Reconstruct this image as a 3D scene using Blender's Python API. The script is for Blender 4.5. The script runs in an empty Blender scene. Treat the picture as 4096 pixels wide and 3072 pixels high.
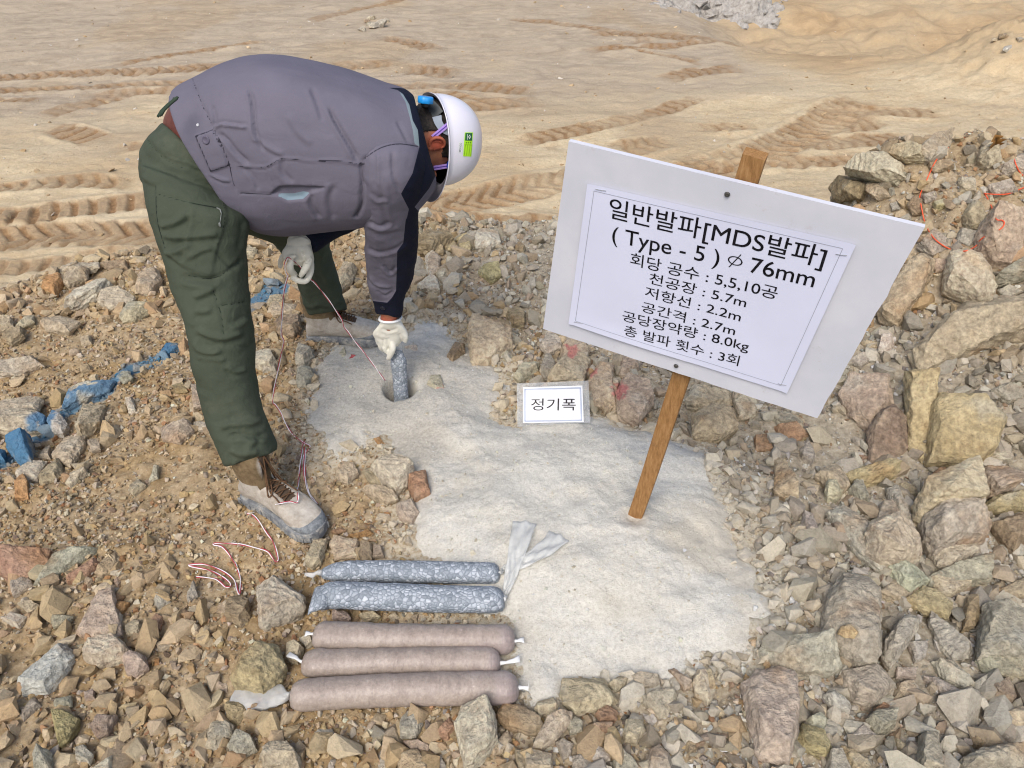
import bpy, bmesh, math, random
import numpy as np
from mathutils import Vector, Matrix
from mathutils.bvhtree import BVHTree

# ------------------------------------------------------------------ camera, sky, sun, exposure
SC = bpy.context.scene
COL = SC.collection
FPX, CX, CY = 3077.0, 2048.0, 1536.0          # focal length and centre in pixels of the 4096 x 3072 photograph
PITCH = math.radians(37.0)
CAM = np.array([0.0, 0.0, 1.6])
cam_data = bpy.data.cameras.new('camera')
cam_data.sensor_width = 36.0
cam_data.lens = 36.0 * FPX / 4096.0
cam_data.clip_start, cam_data.clip_end = 0.05, 2000.0
cam = bpy.data.objects.new('camera', cam_data)
cam.location = CAM
cam.rotation_euler = (math.pi / 2 - PITCH, 0, 0)
COL.objects.link(cam)
SC.camera = cam

SUN_EL, SUN_AZ = math.radians(50), math.radians(196)   # azimuth from +Y, clockwise: behind the camera, a little left
world = bpy.data.worlds.new('World')
SC.world = world
world.use_nodes = True
wt = world.node_tree
wt.nodes.clear()
wo = wt.nodes.new('ShaderNodeOutputWorld')
wb = wt.nodes.new('ShaderNodeBackground')
ws = wt.nodes.new('ShaderNodeTexSky')
ws.sky_type = 'NISHITA'
ws.sun_disc = False
ws.sun_elevation = SUN_EL
ws.sun_rotation = SUN_AZ
ws.air_density, ws.dust_density, ws.ozone_density = 1.0, 3.5, 1.0
wb.inputs['Strength'].default_value = 0.115
wt.links.new(ws.outputs[0], wb.inputs[0])
wt.links.new(wb.outputs[0], wo.inputs[0])

sun_data = bpy.data.lights.new('sun', 'SUN')
sun_data.energy = 1.45
sun_data.angle = math.radians(28)
sun_data.color = (1.0, 0.965, 0.905)
sun = bpy.data.objects.new('sun', sun_data)
sd = Vector((math.sin(SUN_AZ) * math.cos(SUN_EL), math.cos(SUN_AZ) * math.cos(SUN_EL), math.sin(SUN_EL)))
sun.rotation_euler = sd.to_track_quat('Z', 'Y').to_euler()
sun.location = (0, 0, 12)
COL.objects.link(sun)

SC.view_settings.view_transform = 'Standard'
SC.view_settings.look = 'None'
SC.view_settings.gamma = 1
SC.view_settings.exposure = 0.66
SC.render.engine = 'CYCLES'
SC.cycles.use_denoising = True
SC.cycles.filter_width = 1.1
SC.cycles.max_bounces = 6
SC.cycles.diffuse_bounces = 3
SC.cycles.transparent_max_bounces = 8

random.seed(5)
RNG = np.random.default_rng(11)

# ------------------------------------------------------------------ pixels of the photograph <-> points of the place
FW = np.array([0, math.cos(PITCH), -math.sin(PITCH)])
UP = np.array([0, math.sin(PITCH), math.cos(PITCH)])
RT = np.array([1.0, 0, 0])


def ray(px, py):
    return FW + RT * ((px - CX) / FPX) + UP * (-(py - CY) / FPX)


def P(px, py, Y):
    d = ray(px, py)
    return CAM + d * (Y / d[1])


def proj(v):
    v = np.asarray(v, float) - CAM
    w = v @ FW
    return np.stack([CX + FPX * (v @ RT) / w, CY - FPX * (v @ UP) / w], -1)


def smooth(x, a, b):
    t = np.clip((x - a) / (b - a), 0, 1)
    return t * t * (3 - 2 * t)


def vnoise(p, seed=0):
    """value noise in -1..1 at points p (N,3)"""
    p = np.asarray(p, float)
    i = np.floor(p).astype(np.int64)
    f = p - i
    f = f * f * f * (f * (f * 6 - 15) + 10)
    out = np.zeros(len(p))
    for dx in (0, 1):
        for dy in (0, 1):
            for dz in (0, 1):
                h = ((i[:, 0] + dx) * 374761393 + (i[:, 1] + dy) * 668265263 + (i[:, 2] + dz) * 2147483647 + seed * 974634777) & 0xFFFFFFFF
                h = ((h ^ (h >> 13)) * 1274126177) & 0xFFFFFFFF
                h = ((h ^ (h >> 16)) * 2246822519) & 0xFFFFFFFF
                h = h ^ (h >> 15)
                w = (f[:, 0] if dx else 1 - f[:, 0]) * (f[:, 1] if dy else 1 - f[:, 1]) * (f[:, 2] if dz else 1 - f[:, 2])
                out += w * ((h & 0xFFFFFF) / 8388607.5 - 1)
    return out


def fbm(p, octaves=4, seed=0, gain=0.5):
    p = np.asarray(p, float)
    s, a, out = 1.0, 1.0, np.zeros(len(p))
    for k in range(octaves):
        out += a * vnoise(p * s + k * 17.3, seed + k)
        s *= 2.03
        a *= gain
    return out


def n2(x, y, scale, octaves=3, seed=0):
    sh = np.shape(x)
    q = np.stack([np.ravel(x) / scale, np.ravel(y) / scale, np.full(np.size(x), 0.37)], -1)
    return fbm(q, octaves, seed).reshape(sh)


def poly_sd(q, poly):
    """signed distance (positive inside) of points q (N,2) to polygon"""
    poly = np.asarray(poly, float)
    d = np.full(len(q), 1e18)
    inside = np.zeros(len(q), bool)
    m = len(poly)
    for k in range(m):
        a, b = poly[k], poly[(k + 1) % m]
        e = b - a
        t = np.clip(((q - a) @ e) / max(e @ e, 1e-12), 0, 1)
        d = np.minimum(d, ((q - a - t[:, None] * e) ** 2).sum(1))
        c = (a[1] > q[:, 1]) != (b[1] > q[:, 1])
        xx = a[0] + (q[:, 1] - a[1]) / (b[1] - a[1] if b[1] != a[1] else 1e-9) * e[0]
        inside ^= c & (q[:, 0] < xx)
    d = np.sqrt(d)
    return np.where(inside, d, -d)


def line_sd(q, line):
    """distance to a polyline, the side (sign) and the share of its length"""
    line = np.asarray(line, float)
    seg = np.linalg.norm(np.diff(line, axis=0), axis=1)
    acc = np.concatenate([[0], np.cumsum(seg)])
    best = np.full(len(q), 1e18)
    side = np.zeros(len(q))
    share = np.zeros(len(q))
    for k in range(len(line) - 1):
        a, e = line[k], line[k + 1] - line[k]
        t = np.clip(((q - a) @ e) / max(e @ e, 1e-12), 0, 1)
        r = q - a - t[:, None] * e
        d2 = (r ** 2).sum(1)
        u = d2 < best
        best[u] = d2[u]
        cr = e[0] * r[:, 1] - e[1] * r[:, 0]
        side[u] = np.sign(cr)[u]
        share[u] = ((acc[k] + t * seg[k]) / acc[-1])[u]
    return np.sqrt(best), side, share


# ------------------------------------------------------------------ making objects
def meta(o, label=None, cat=None, group=None, kind=None):
    if label: o['label'] = label
    if cat: o['category'] = cat
    if group: o['group'] = group
    if kind: o['kind'] = kind
    return o


def empty(name, loc, label=None, cat=None, group=None):
    o = bpy.data.objects.new(name, None)
    o.location = loc
    o.empty_display_size = 0.1
    COL.objects.link(o)
    return meta(o, label, cat, group)


def world_of(o):
    w = Vector((0, 0, 0))
    while o is not None:
        w += o.location
        o = o.parent
    return np.array(w)


def mesh_np(name, verts, faces, smooth_shade=True):
    """faces: (N,k) array or list of tuples"""
    me = bpy.data.meshes.new(name)
    verts = np.asarray(verts, np.float32)
    if isinstance(faces, np.ndarray):
        n, k = faces.shape
        me.vertices.add(len(verts))
        me.vertices.foreach_set('co', verts.ravel())
        me.loops.add(n * k)
        me.loops.foreach_set('vertex_index', faces.astype(np.int32).ravel())
        me.polygons.add(n)
        me.polygons.foreach_set('loop_start', np.arange(0, n * k, k, dtype=np.int32))
        me.update(calc_edges=True)
    else:
        me.from_pydata([tuple(map(float, v)) for v in verts], [], [tuple(f) for f in faces])
        me.update()
    me.polygons.foreach_set('use_smooth', np.full(len(me.polygons), smooth_shade))
    return me


def obj(name, verts, faces, mat, parent=None, smooth_shade=True, at=None):
    """link a mesh given in world coordinates; at = its own origin when it is top-level"""
    base = world_of(parent) if parent is not None else (np.zeros(3) if at is None else np.asarray(at, float))
    me = mesh_np(name, np.asarray(verts, float) - base, faces, smooth_shade)
    o = bpy.data.objects.new(name, me)
    if mat is not None:
        me.materials.append(mat)
    if parent is not None:
        o.parent = parent
    else:
        o.location = base
    COL.objects.link(o)
    return o


def attr(me, name, values):
    a = me.attributes.new(name, 'FLOAT', 'POINT')
    a.data.foreach_set('value', np.asarray(values, np.float32))


def attr_col(me, name, rgb):
    a = me.attributes.new(name, 'FLOAT_COLOR', 'POINT')
    c = np.ones((len(rgb), 4), np.float32)
    c[:, :3] = rgb
    a.data.foreach_set('color', c.ravel())


def get_np(me):
    v = np.empty(len(me.vertices) * 3, np.float32)
    me.vertices.foreach_get('co', v)
    me.calc_loop_triangles()
    return v.reshape(-1, 3).astype(float)


def faces_of(me):
    return [tuple(p.vertices) for p in me.polygons]


class MB:
    """collects shapes as plain lists"""
    def __init__(self):
        self.v, self.f = [], []

    def add(self, v, f):
        b = len(self.v)
        self.v += [tuple(map(float, p)) for p in v]
        self.f += [tuple(i + b for i in q) for q in f]
        return self

    def loft(self, rings, cap=True, closed=False):
        n = len(rings[0])
        v = [p for r in rings for p in r]
        f = []
        m = len(rings)
        for i in range(m if closed else m - 1):
            for j in range(n):
                k = (j + 1) % n
                a, b = i * n, ((i + 1) % m) * n
                f.append((a + j, a + k, b + k, b + j))
        if cap and not closed:
            f.append(tuple(range(n - 1, -1, -1)))
            f.append(tuple((m - 1) * n + j for j in range(n)))
        return self.add(v, f)

    def tube(self, pts, r, n=8, cap=True):
        pts = np.asarray(pts, float)
        r = np.full(len(pts), r) if np.isscalar(r) else np.asarray(r, float)
        tan = np.gradient(pts, axis=0)
        tan /= np.linalg.norm(tan, axis=1)[:, None] + 1e-12
        ref = np.array([0, 0, 1.0]) if abs(tan[0][2]) < 0.9 else np.array([1.0, 0, 0])
        rings = []
        for i in range(len(pts)):
            ref = ref - tan[i] * (ref @ tan[i])
            ref /= np.linalg.norm(ref) + 1e-12
            b = np.cross(tan[i], ref)
            t = np.arange(n) * 2 * math.pi / n
            rings.append(pts[i] + r[i] * (np.cos(t)[:, None] * ref + np.sin(t)[:, None] * b))
        return self.loft(rings, cap)

    def ball(self, c, r, n=12, axes=None):
        c = np.asarray(c, float)
        ax = np.eye(3) if axes is None else np.asarray(axes, float)
        r = np.full(3, r) if np.isscalar(r) else np.asarray(r, float)
        rings = []
        for i in range(1, n):
            ph = math.pi * i / n
            t = np.arange(2 * n) * math.pi / n
            loc = np.stack([np.cos(t) * math.sin(ph) * r[0], np.sin(t) * math.sin(ph) * r[1], np.full(2 * n, -math.cos(ph)) * r[2]], -1)
            rings.append(c + loc @ ax)
        return self.loft(rings)

    def box(self, c, ax, half):
        """box with axes ax (3 rows) and half sizes"""
        c, ax = np.asarray(c, float), np.asarray(ax, float)
        v = [c + ax[0] * half[0] * sx + ax[1] * half[1] * sy + ax[2] * half[2] * sz for sz in (-1, 1) for sy in (-1, 1) for sx in (-1, 1)]
        f = [(0, 2, 3, 1), (4, 5, 7, 6), (0, 1, 5, 4), (2, 6, 7, 3), (0, 4, 6, 2), (1, 3, 7, 5)]
        return self.add(v, f)

    def build(self, name, mat, parent=None, smooth_shade=True, at=None):
        return obj(name, self.v, self.f, mat, parent, smooth_shade, at)


def remeshed(mb, voxel, rounds=3, lam=0.5):
    """one continuous skin round everything in mb: vertices, faces (arrays)"""
    me = mesh_np('tmp', mb.v, mb.f)
    o = bpy.data.objects.new('tmp', me)
    COL.objects.link(o)
    m = o.modifiers.new('r', 'REMESH')
    m.mode = 'VOXEL'
    m.voxel_size = voxel
    m.adaptivity = 0
    dg = bpy.context.evaluated_depsgraph_get()
    e = bpy.data.meshes.new_from_object(o.evaluated_get(dg))
    v = get_np(e)
    f = np.array([p.vertices[:] for p in e.polygons], np.int64)
    bpy.data.objects.remove(o)
    bpy.data.meshes.remove(me)
    bpy.data.meshes.remove(e)
    v = laplace(v, f, rounds, lam)
    return v, f


def laplace(v, f, rounds, lam=0.5):
    ed = np.concatenate([f[:, [i, (i + 1) % f.shape[1]]] for i in range(f.shape[1])])
    deg = np.bincount(ed.ravel(), minlength=len(v)).astype(float)[:, None]
    for _ in range(rounds):
        s = np.zeros_like(v)
        for c in range(3):
            s[:, c] = np.bincount(ed[:, 0], v[ed[:, 1], c], len(v)) + np.bincount(ed[:, 1], v[ed[:, 0], c], len(v))
        v = v + lam * (s / np.maximum(deg, 1) - v)
    return v


def normals(v, f):
    a, b, c = v[f[:, 0]], v[f[:, 1]], v[f[:, 2]]
    fn = np.cross(b - a, c - a)
    n = np.zeros_like(v)
    for k in range(f.shape[1]):
        for c in range(3):
            n[:, c] += np.bincount(f[:, k], fn[:, c], len(v))
    return n / (np.linalg.norm(n, axis=1)[:, None] + 1e-12)


def spline(pts, per=8):
    """Catmull-Rom through pts"""
    p = np.asarray(pts, float)
    p = np.concatenate([[2 * p[0] - p[1]], p, [2 * p[-1] - p[-2]]])
    out = []
    for i in range(1, len(p) - 2):
        for t in np.arange(per) / per:
            a, b, c, d = p[i - 1], p[i], p[i + 1], p[i + 2]
            out.append(0.5 * (2 * b + (c - a) * t + (2 * a - 5 * b + 4 * c - d) * t * t + (3 * b - a - 3 * c + d) * t ** 3))
    out.append(p[-2])
    return np.array(out)


# ------------------------------------------------------------------ materials
def srgb(r, g, b):
    def f(c):
        c /= 255.0
        return c / 12.92 if c <= 0.04045 else ((c + 0.055) / 1.055) ** 2.4
    return (f(r), f(g), f(b))


class Mat:
    def __init__(self, name, rough=0.8, spec=0.3):
        self.m = bpy.data.materials.new(name)
        self.m.use_nodes = True
        self.t = self.m.node_tree
        self.b = self.t.nodes['Principled BSDF']
        self.b.inputs['Roughness'].default_value = rough
        self.b.inputs['Specular IOR Level'].default_value = spec
        self.tc = self.t.nodes.new('ShaderNodeTexCoord')

    def n(self, kind, **kw):
        x = self.t.nodes.new(kind)
        for k, v in kw.items():
            setattr(x, k, v)
        return x

    def link(self, a, b):
        self.t.links.new(a, b)

    def noise(self, scale, detail=4, rough=0.6, coord='Object', stretch=None, distort=0.0):
        x = self.n('ShaderNodeTexNoise')
        x.inputs['Scale'].default_value = scale
        x.inputs['Detail'].default_value = detail
        x.inputs['Roughness'].default_value = rough
        x.inputs['Distortion'].default_value = distort
        c = self.tc.outputs[coord]
        if stretch:
            mp = self.n('ShaderNodeMapping')
            mp.inputs['Scale'].default_value = stretch
            self.link(c, mp.inputs[0])
            c = mp.outputs[0]
        self.link(c, x.inputs['Vector'])
        return x.outputs['Fac']

    def ramp(self, fac, stops):
        x = self.n('ShaderNodeValToRGB')
        e = x.color_ramp.elements
        while len(e) < len(stops):
            e.new(0.5)
        for k, (p, c) in enumerate(stops):
            e[k].position = p
            e[k].color = (*c, 1) if len(c) == 3 else c
        self.link(fac, x.inputs[0])
        return x.outputs[0]

    def mask(self, fac, lo, hi):
        x = self.n('ShaderNodeMapRange')
        x.interpolation_type = 'SMOOTHSTEP'
        x.inputs['From Min'].default_value = lo
        x.inputs['From Max'].default_value = hi
        self.link(fac, x.inputs['Value'])
        return x.outputs['Result']

    def attr(self, name, out='Fac'):
        x = self.n('ShaderNodeAttribute', attribute_name=name)
        return x.outputs[out]

    def mix(self, fac, a, b, mode='MIX'):
        x = self.n('ShaderNodeMix', data_type='RGBA', blend_type=mode)
        for v, s in ((fac, x.inputs['Factor']), (a, x.inputs['A']), (b, x.inputs['B'])):
            if isinstance(v, (int, float)):
                s.default_value = v
            elif isinstance(v, tuple):
                s.default_value = (*v, 1)
            else:
                self.link(v, s)
        return x.outputs['Result']

    def math(self, op, a, b=0.0):
        x = self.n('ShaderNodeMath', operation=op)
        for v, s in ((a, x.inputs[0]), (b, x.inputs[1])):
            if isinstance(v, (int, float)):
                s.default_value = v
            else:
                self.link(v, s)
        return x.outputs[0]

    def color(self, c):
        if isinstance(c, tuple):
            self.b.inputs['Base Color'].default_value = (*c, 1)
        else:
            self.link(c, self.b.inputs['Base Color'])
        return self

    def bump(self, h, strength=0.3, dist=0.01):
        x = self.n('ShaderNodeBump')
        x.inputs['Strength'].default_value = strength
        x.inputs['Distance'].default_value = dist
        self.link(h, x.inputs['Height'])
        self.link(x.outputs[0], self.b.inputs['Normal'])
        return self


def plain(name, c, rough=0.6, spec=0.3, var=0.12, scale=25, bump=0.0, bscale=200):
    m = Mat(name, rough, spec)
    d = tuple(x * (1 - var) for x in c)
    l = tuple(min(1, x * (1 + var)) for x in c)
    m.color(m.ramp(m.noise(scale, 5), [(0.3, d), (0.7, l)]))
    if bump:
        m.bump(m.noise(bscale, 3), bump, 0.002)
    return m.m

# ------------------------------------------------------------------ the terrain
FIELD_Z = -0.33
EDGE = np.array([(-6, 2.3), (-2.6, 2.55), (-2.1, 2.72), (-1.85, 2.95), (-1.2, 3.2), (-0.2, 3.36), (0.8, 3.3), (1.4, 3.25), (3, 3.7), (6, 4.2)])
HOLE = P(1600, 1572, 2.08)[:2]


def macro(x, y):
    """the lie of the rubble without its lumps"""
    x, y = np.asarray(x, float), np.asarray(y, float)
    yy = smooth(y, 2.2, 3.0)
    xa = 0.75 + 0.47 * yy
    xb = 1.85 - 0.33 * yy
    m = 0.56 * smooth(x, xa, xb) * smooth(y, 1.1, 2.9)
    m *= (1 - 0.25 * smooth(x, 2.1, 3.0)) * (1 - smooth(y, 2.95, 3.35))
    e = np.interp(x, EDGE[:, 0], EDGE[:, 1]) + 0.06 * n2(x, y * 0.2, 0.5, 3, 71)
    drop = smooth(y, e, e + 0.42 + 0.5 * m)
    z = m * (1 - smooth(y, e - 0.05, e + 0.75)) - (0.40 + 0.0 * x) * drop
    z = z + 0.03 * smooth(y, e - 0.5, e - 0.05) * (1 - drop)
    return z + 0.02 * n2(x, y, 0.7, 2, 3) + 0.11 * m * n2(x, y, 0.22, 3, 12)


def ground_smooth(x, y):
    x, y = np.asarray(x, float), np.asarray(y, float)
    z = macro(x, y) + 0.016 * n2(x, y, 0.22, 3, 9)
    r = np.hypot((x - HOLE[0]), (y - HOLE[1]) * 0.9)
    z = z - 0.05 * np.exp(-(r / 0.09) ** 2)
    r2 = r + 0.010 * n2(x, y, 0.04, 2, 33)
    return z - 0.24 * (1 - smooth(r2 + 0.012 * n2(x, y, 0.09, 1, 36), 0.036, 0.050))


def ground_z(x, y):
    x, y = np.asarray(x, float), np.asarray(y, float)
    return ground_smooth(x, y) + 0.010 * n2(x, y, 0.075, 4, 21)


def hit(px, py, fn=macro, lift=0.0):
    """point of the ground that pixel (px,py) of the photograph shows"""
    d = ray(px, py)
    t = np.linspace(0.9, 7.5, 2600)
    q = CAM + t[:, None] * d
    below = q[:, 2] < fn(q[:, 0], q[:, 1]) + lift
    k = int(np.argmax(below)) if below.any() else len(t) - 1
    return q[k]


def hits(pts, fn=macro, lift=0.0):
    return np.array([hit(x, y, fn, lift) for x, y in pts])


K = 4096 / 2212.0
DUST_PX = [(700, 800), (760, 745), (850, 735), (890, 690), (950, 690), (1010, 750), (1060, 790), (1070, 850), (1050, 900), (1110, 920), (1200, 905), (1290, 900), (1400, 930),
           (1500, 985), (1560, 1080), (1590, 1180), (1650, 1260), (1660, 1330), (1590, 1390), (1510, 1410), (1450, 1465), (1300, 1450), (1220, 1462), (1190, 1508), (1130, 1485),
           (1105, 1440), (1110, 1380), (1085, 1325), (1000, 1325), (955, 1290), (945, 1225), (905, 1180), (895, 1110), (915, 1065), (905, 1010), (860, 970), (830, 935), (770, 950), (735, 1000), (690, 985), (685, 880)]
DUST = hits([(x * K, y * K) for x, y in DUST_PX])[:, :2]
BLUE_PX = [(-60, 1880), (60, 1810), (200, 1720), (300, 1600), (420, 1570), (520, 1490), (640, 1445), (770, 1380), (900, 1290), (1010, 1215), (1060, 1170), (1120, 1155)]
BLUE = hits(BLUE_PX)[:, :2]


def dust_sd(x, y):
    q = np.stack([np.ravel(x), np.ravel(y)], -1)
    s = poly_sd(q, DUST) + 0.022 * fbm(np.stack([q[:, 0] / 0.09, q[:, 1] / 0.09, np.zeros(len(q))], -1), 4, 5)
    return s.reshape(np.shape(x))


def blue_amount(x, y):
    q = np.stack([np.ravel(x), np.ravel(y)], -1)
    d, _, sh = line_sd(q, BLUE)
    w = 0.038 + 0.02 * fbm(np.stack([q[:, 0] / 0.12, q[:, 1] / 0.12, np.zeros(len(q))], -1), 3, 15)
    return np.clip((w - d) / 0.012, 0, 1)


def zone(x, y):
    """0 = warm ochre soil (left), 1 = greyer stone (right)"""
    mound = smooth(np.asarray(x), 1.05, 1.5) * smooth(np.asarray(y), 1.9, 2.5)
    return (1 - 0.6 * mound) * smooth(np.asarray(x) + 0.25 * n2(x, y, 0.6, 2, 44) - 0.25 * (1.6 - np.asarray(y)), -0.55, 0.75)


def grid(xs, ys):
    X, Y = np.meshgrid(xs, ys)
    ny, nx = X.shape
    i = np.arange(ny * nx).reshape(ny, nx)
    f = np.stack([i[:-1, :-1], i[:-1, 1:], i[1:, 1:], i[1:, :-1]], -1).reshape(-1, 4)
    return X, Y, f


# soil under the rubble
m = Mat('soil', 0.95, 0.1)
g1, g2, g3 = m.noise(9, 6, 0.65), m.noise(60, 5, 0.7), m.noise(3, 3)
warm = m.ramp(g2, [(0.25, srgb(124, 106, 82)), (0.5, srgb(166, 146, 116)), (0.75, srgb(196, 178, 150))])
ochre = m.ramp(g2, [(0.25, srgb(122, 100, 70)), (0.55, srgb(162, 138, 102)), (0.8, srgb(190, 170, 134))])
grey = m.ramp(g2, [(0.25, srgb(116, 106, 90)), (0.5, srgb(158, 148, 130)), (0.75, srgb(190, 182, 164))])
c = m.mix(m.mask(g3, 0.45, 0.62), warm, ochre)
c = m.mix(m.attr('zone'), c, grey)
c = m.mix(m.math('MULTIPLY', m.attr('blue'), m.mask(g1, 0.35, 0.5)), c, srgb(72, 118, 146))
c = m.mix(m.math('MULTIPLY', m.attr('dusty'), m.mask(g2, 0.30, 0.60)), c, srgb(190, 182, 164))
m.color(c).bump(m.noise(170, 6, 0.75), 0.7, 0.006)
MSOIL = m.m

X, Y, F = grid(np.arange(-3.3, 3.6, 0.0095), np.concatenate([np.arange(0.55, 3.2, 0.0095), np.arange(3.2, 5.0, 0.02)]))
V = np.stack([X.ravel(), Y.ravel(), ground_z(X, Y).ravel()], -1)
V[:, 2] += 0.0035 * n2(V[:, 0], V[:, 1], 0.018, 3, 31)
ground = obj('ground', V, F, MSOIL)
attr(ground.data, 'zone', zone(V[:, 0], V[:, 1]))
attr(ground.data, 'blue', 0.85 * blue_amount(V[:, 0], V[:, 1]))
attr(ground.data, 'dusty', smooth(dust_sd(V[:, 0], V[:, 1]), -0.16, 0.0))
meta(ground, 'rubbly ochre soil under the broken rock', kind='structure')

# the pale drill dust heaped round the hole and the stake
m = Mat('drill_dust', 0.97, 0.08)
d1, d2, d3 = m.noise(5, 5, 0.6), m.noise(120, 5, 0.75), m.noise(420, 3, 0.7)
c = m.ramp(d1, [(0.3, srgb(190, 186, 175)), (0.6, srgb(212, 209, 199))])
c = m.mix(0.5, c, m.ramp(d2, [(0.3, srgb(164, 159, 147)), (0.62, srgb(222, 219, 210))]))
c = m.mix(m.math('MULTIPLY', m.mask(d3, 0.60, 0.68), 0.7), c, srgb(222, 219, 209))
c = m.mix(m.math('MULTIPLY', m.mask(d3, 0.43, 0.34), 0.65), c, srgb(146, 137, 120))
c = m.mix(m.math('MULTIPLY', m.mask(m.noise(2.3, 4, 0.6, distort=0.5), 0.50, 0.68), 0.45), c, srgb(176, 164, 142))
c = m.mix(m.math('MULTIPLY', m.attr('grey'), 0.55), c, m.ramp(d2, [(0.3, srgb(132, 126, 116)), (0.62, srgb(186, 180, 170))]))
m.color(c).bump(m.math('ADD', d2, m.math('MULTIPLY', d3, 0.5)), 0.75, 0.006)
MDUST = m.m
STAKE = np.array([0.325, 1.44])
sx, sy = np.arange(DUST[:, 0].min() - 0.15, DUST[:, 0].max() + 0.15, 0.006), np.arange(DUST[:, 1].min() - 0.15, DUST[:, 1].max() + 0.15, 0.006)
X, Y, F = grid(sx, sy)
S = dust_sd(X, Y)


def dust_z(x, y, s=None):
    s = dust_sd(x, y) if s is None else s
    z = ground_smooth(x, y) + 0.016 * smooth(s, -0.02, 0.06) - 0.010 * (1 - smooth(s, -0.05, 0.01))
    z = z + 0.030 * smooth(s, 0.02, 0.30)
    r = np.hypot(np.asarray(x) - STAKE[0], np.asarray(y) - STAKE[1])
    z = z + 0.007 * np.exp(-((r - 0.045) / 0.025) ** 2) * (1 + 0.6 * n2(x, y, 0.03, 2, 57)) - 0.010 * np.exp(-(r / 0.026) ** 2)
    z = z + 0.006 * n2(x, y, 0.16, 3, 52) + 0.0028 * np.abs(n2(x, y, 0.035, 4, 53)) + 0.0016 * n2(x, y, 0.012, 2, 54)
    rh = np.hypot(np.asarray(x) - HOLE[0], np.asarray(y) - HOLE[1])
    return z - 0.03 * (1 - smooth(rh, 0.04, 0.06))


V = np.stack([X.ravel(), Y.ravel(), dust_z(X, Y, S).ravel()], -1)
keep = (S.ravel() > -0.045)
F = F[keep[F].all(1)]
used = np.unique(F)
remap = np.full(len(V), -1)
remap[used] = np.arange(len(used))
dust = obj('drill_dust', V[used], remap[F], MDUST)
_r = np.hypot(V[used][:, 0] - HOLE[0], V[used][:, 1] - HOLE[1]) + 0.12 * n2(V[used][:, 0], V[used][:, 1], 0.15, 3, 58)
attr(dust.data, 'grey', np.clip((1 - smooth(_r, 0.18, 0.48)) * smooth(_r, 0.02, 0.10), 0, 1))
meta(dust, 'pale grey drill dust heaped round the hole and the sign stake', kind='stuff')

# ------------------------------------------------------------------ the graded dirt field beyond, with tyre tracks
def onfield(px, py):
    d = ray(px, py)
    return (CAM + d * ((FIELD_Z - CAM[2]) / d[2]))[:2]


TRACKS = [  # pixels of the photograph, width in metres, depth, lug slant
    ([(-400, 975), (0, 955), (325, 930), (700, 925), (1300, 890)], 0.34, 0.030, 0.7),
    ([(-300, 905), (120, 862), (600, 795), (1100, 740)], 0.26, 0.026, 0.05),
    ([(-300, 790), (0, 757), (300, 735), (580, 725)], 0.20, 0.022, 0.5),
    ([(-300, 1090), (0, 1072), (270, 1042), (600, 1000)], 0.17, 0.02, 0.0),
    ([(1250, 850), (1676, 835), (1937, 800), (2250, 725), (2600, 660)], 0.34, 0.032, -0.9),
    ([(1300, 890), (1676, 890), (2225, 885), (2700, 890)], 0.12, 0.018, 0.0),
    ([(2300, 715), (2600, 680), (2960, 655), (3450, 632), (3900, 640)], 0.17, 0.03, 0.6),
    ([(2860, 660), (2990, 625), (3180, 540), (3340, 445), (3480, 390)], 0.40, 0.032, -0.5),
    ([(-200, 310), (450, 302), (760, 288), (1100, 260)], 0.22, 0.035, 0.8),
    ([(-200, 368), (380, 357), (690, 346), (1000, 330)], 0.18, 0.025, 0.8),
    ([(1580, 285), (1700, 286), (1860, 296)], 0.35, 0.03, 0.2),
    ([(2420, 600), (2560, 580), (2700, 545)], 0.3, 0.02, -0.5),
    ([(1500, 160), (1600, 172), (1770, 200)], 0.25, 0.03, 0.5),
    ([(2500, 168), (2640, 176)], 0.25, 0.03, 0.5),
]
_r = np.random.default_rng(21)
for _k in range(26):
    _x, _y = _r.uniform(-300, 3600), _r.uniform(20, 640)
    if _x > 2500: _y = _r.uniform(200, 620)
    _l, _s = _r.uniform(250, 900), _r.uniform(-0.22, 0.10) - 0.05
    if _k % 5 == 4: _s = _r.uniform(0.1, 0.35)
    TRACKS.append(([(_x, _y), (_x + _l * 0.5, _y + _s * _l * 0.5 + _r.uniform(-14, 14)), (_x + _l, _y + _s * _l)], _r.uniform(0.10, 0.30), _r.uniform(0.006, 0.014), _r.uniform(-0.8, 0.8)))
TRK = [(np.array([onfield(*p) for p in spline(t[0], 5)]), *t[1:]) for t in TRACKS]


def field_base(x, y):
    z = FIELD_Z + 0.03 * n2(x, y, 3.0, 3, 81) * smooth(y, 2.8, 5)
    a = math.radians(-12)
    u, w = x * math.cos(a) - y * math.sin(a), x * math.sin(a) + y * math.cos(a)
    z = z + 0.014 * n2(u / 2.6, w, 0.25, 3, 83) + 0.005 * n2(u / 1.6, w, 0.07, 3, 84)
    # beyond a brow on the right the road drops to a lower bench and climbs again
    brow = 8.05 - 0.42 * (x - 2.4) + 0.15 * n2(x, y, 0.9, 2, 88)
    side = smooth(x, 1.7, 2.9)
    z = z - 0.28 * smooth(y, brow, brow + 0.9) * side
    z = z + 0.20 * smooth(y, brow + 2.2, brow + 3.4) * side + 0.06 * n2(x, y, 0.4, 3, 87) * side * smooth(y, brow - 0.3, brow + 1)
    far = 9.5 + 0.4 * n2(x, y, 2.0, 2, 89)
    z = z + 1.0 * smooth(y, far + 4, far + 40) * (1 - side)
    # a low bank in the far right corner
    bx, by = (x - 5.15) / 1.25, (y - 7.3) / 0.9
    z = z + 0.45 * np.exp(-(bx * bx + by * by) ** 1.3) * (1 + 0.35 * n2(x, y, 0.3, 4, 90))
    return z


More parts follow.
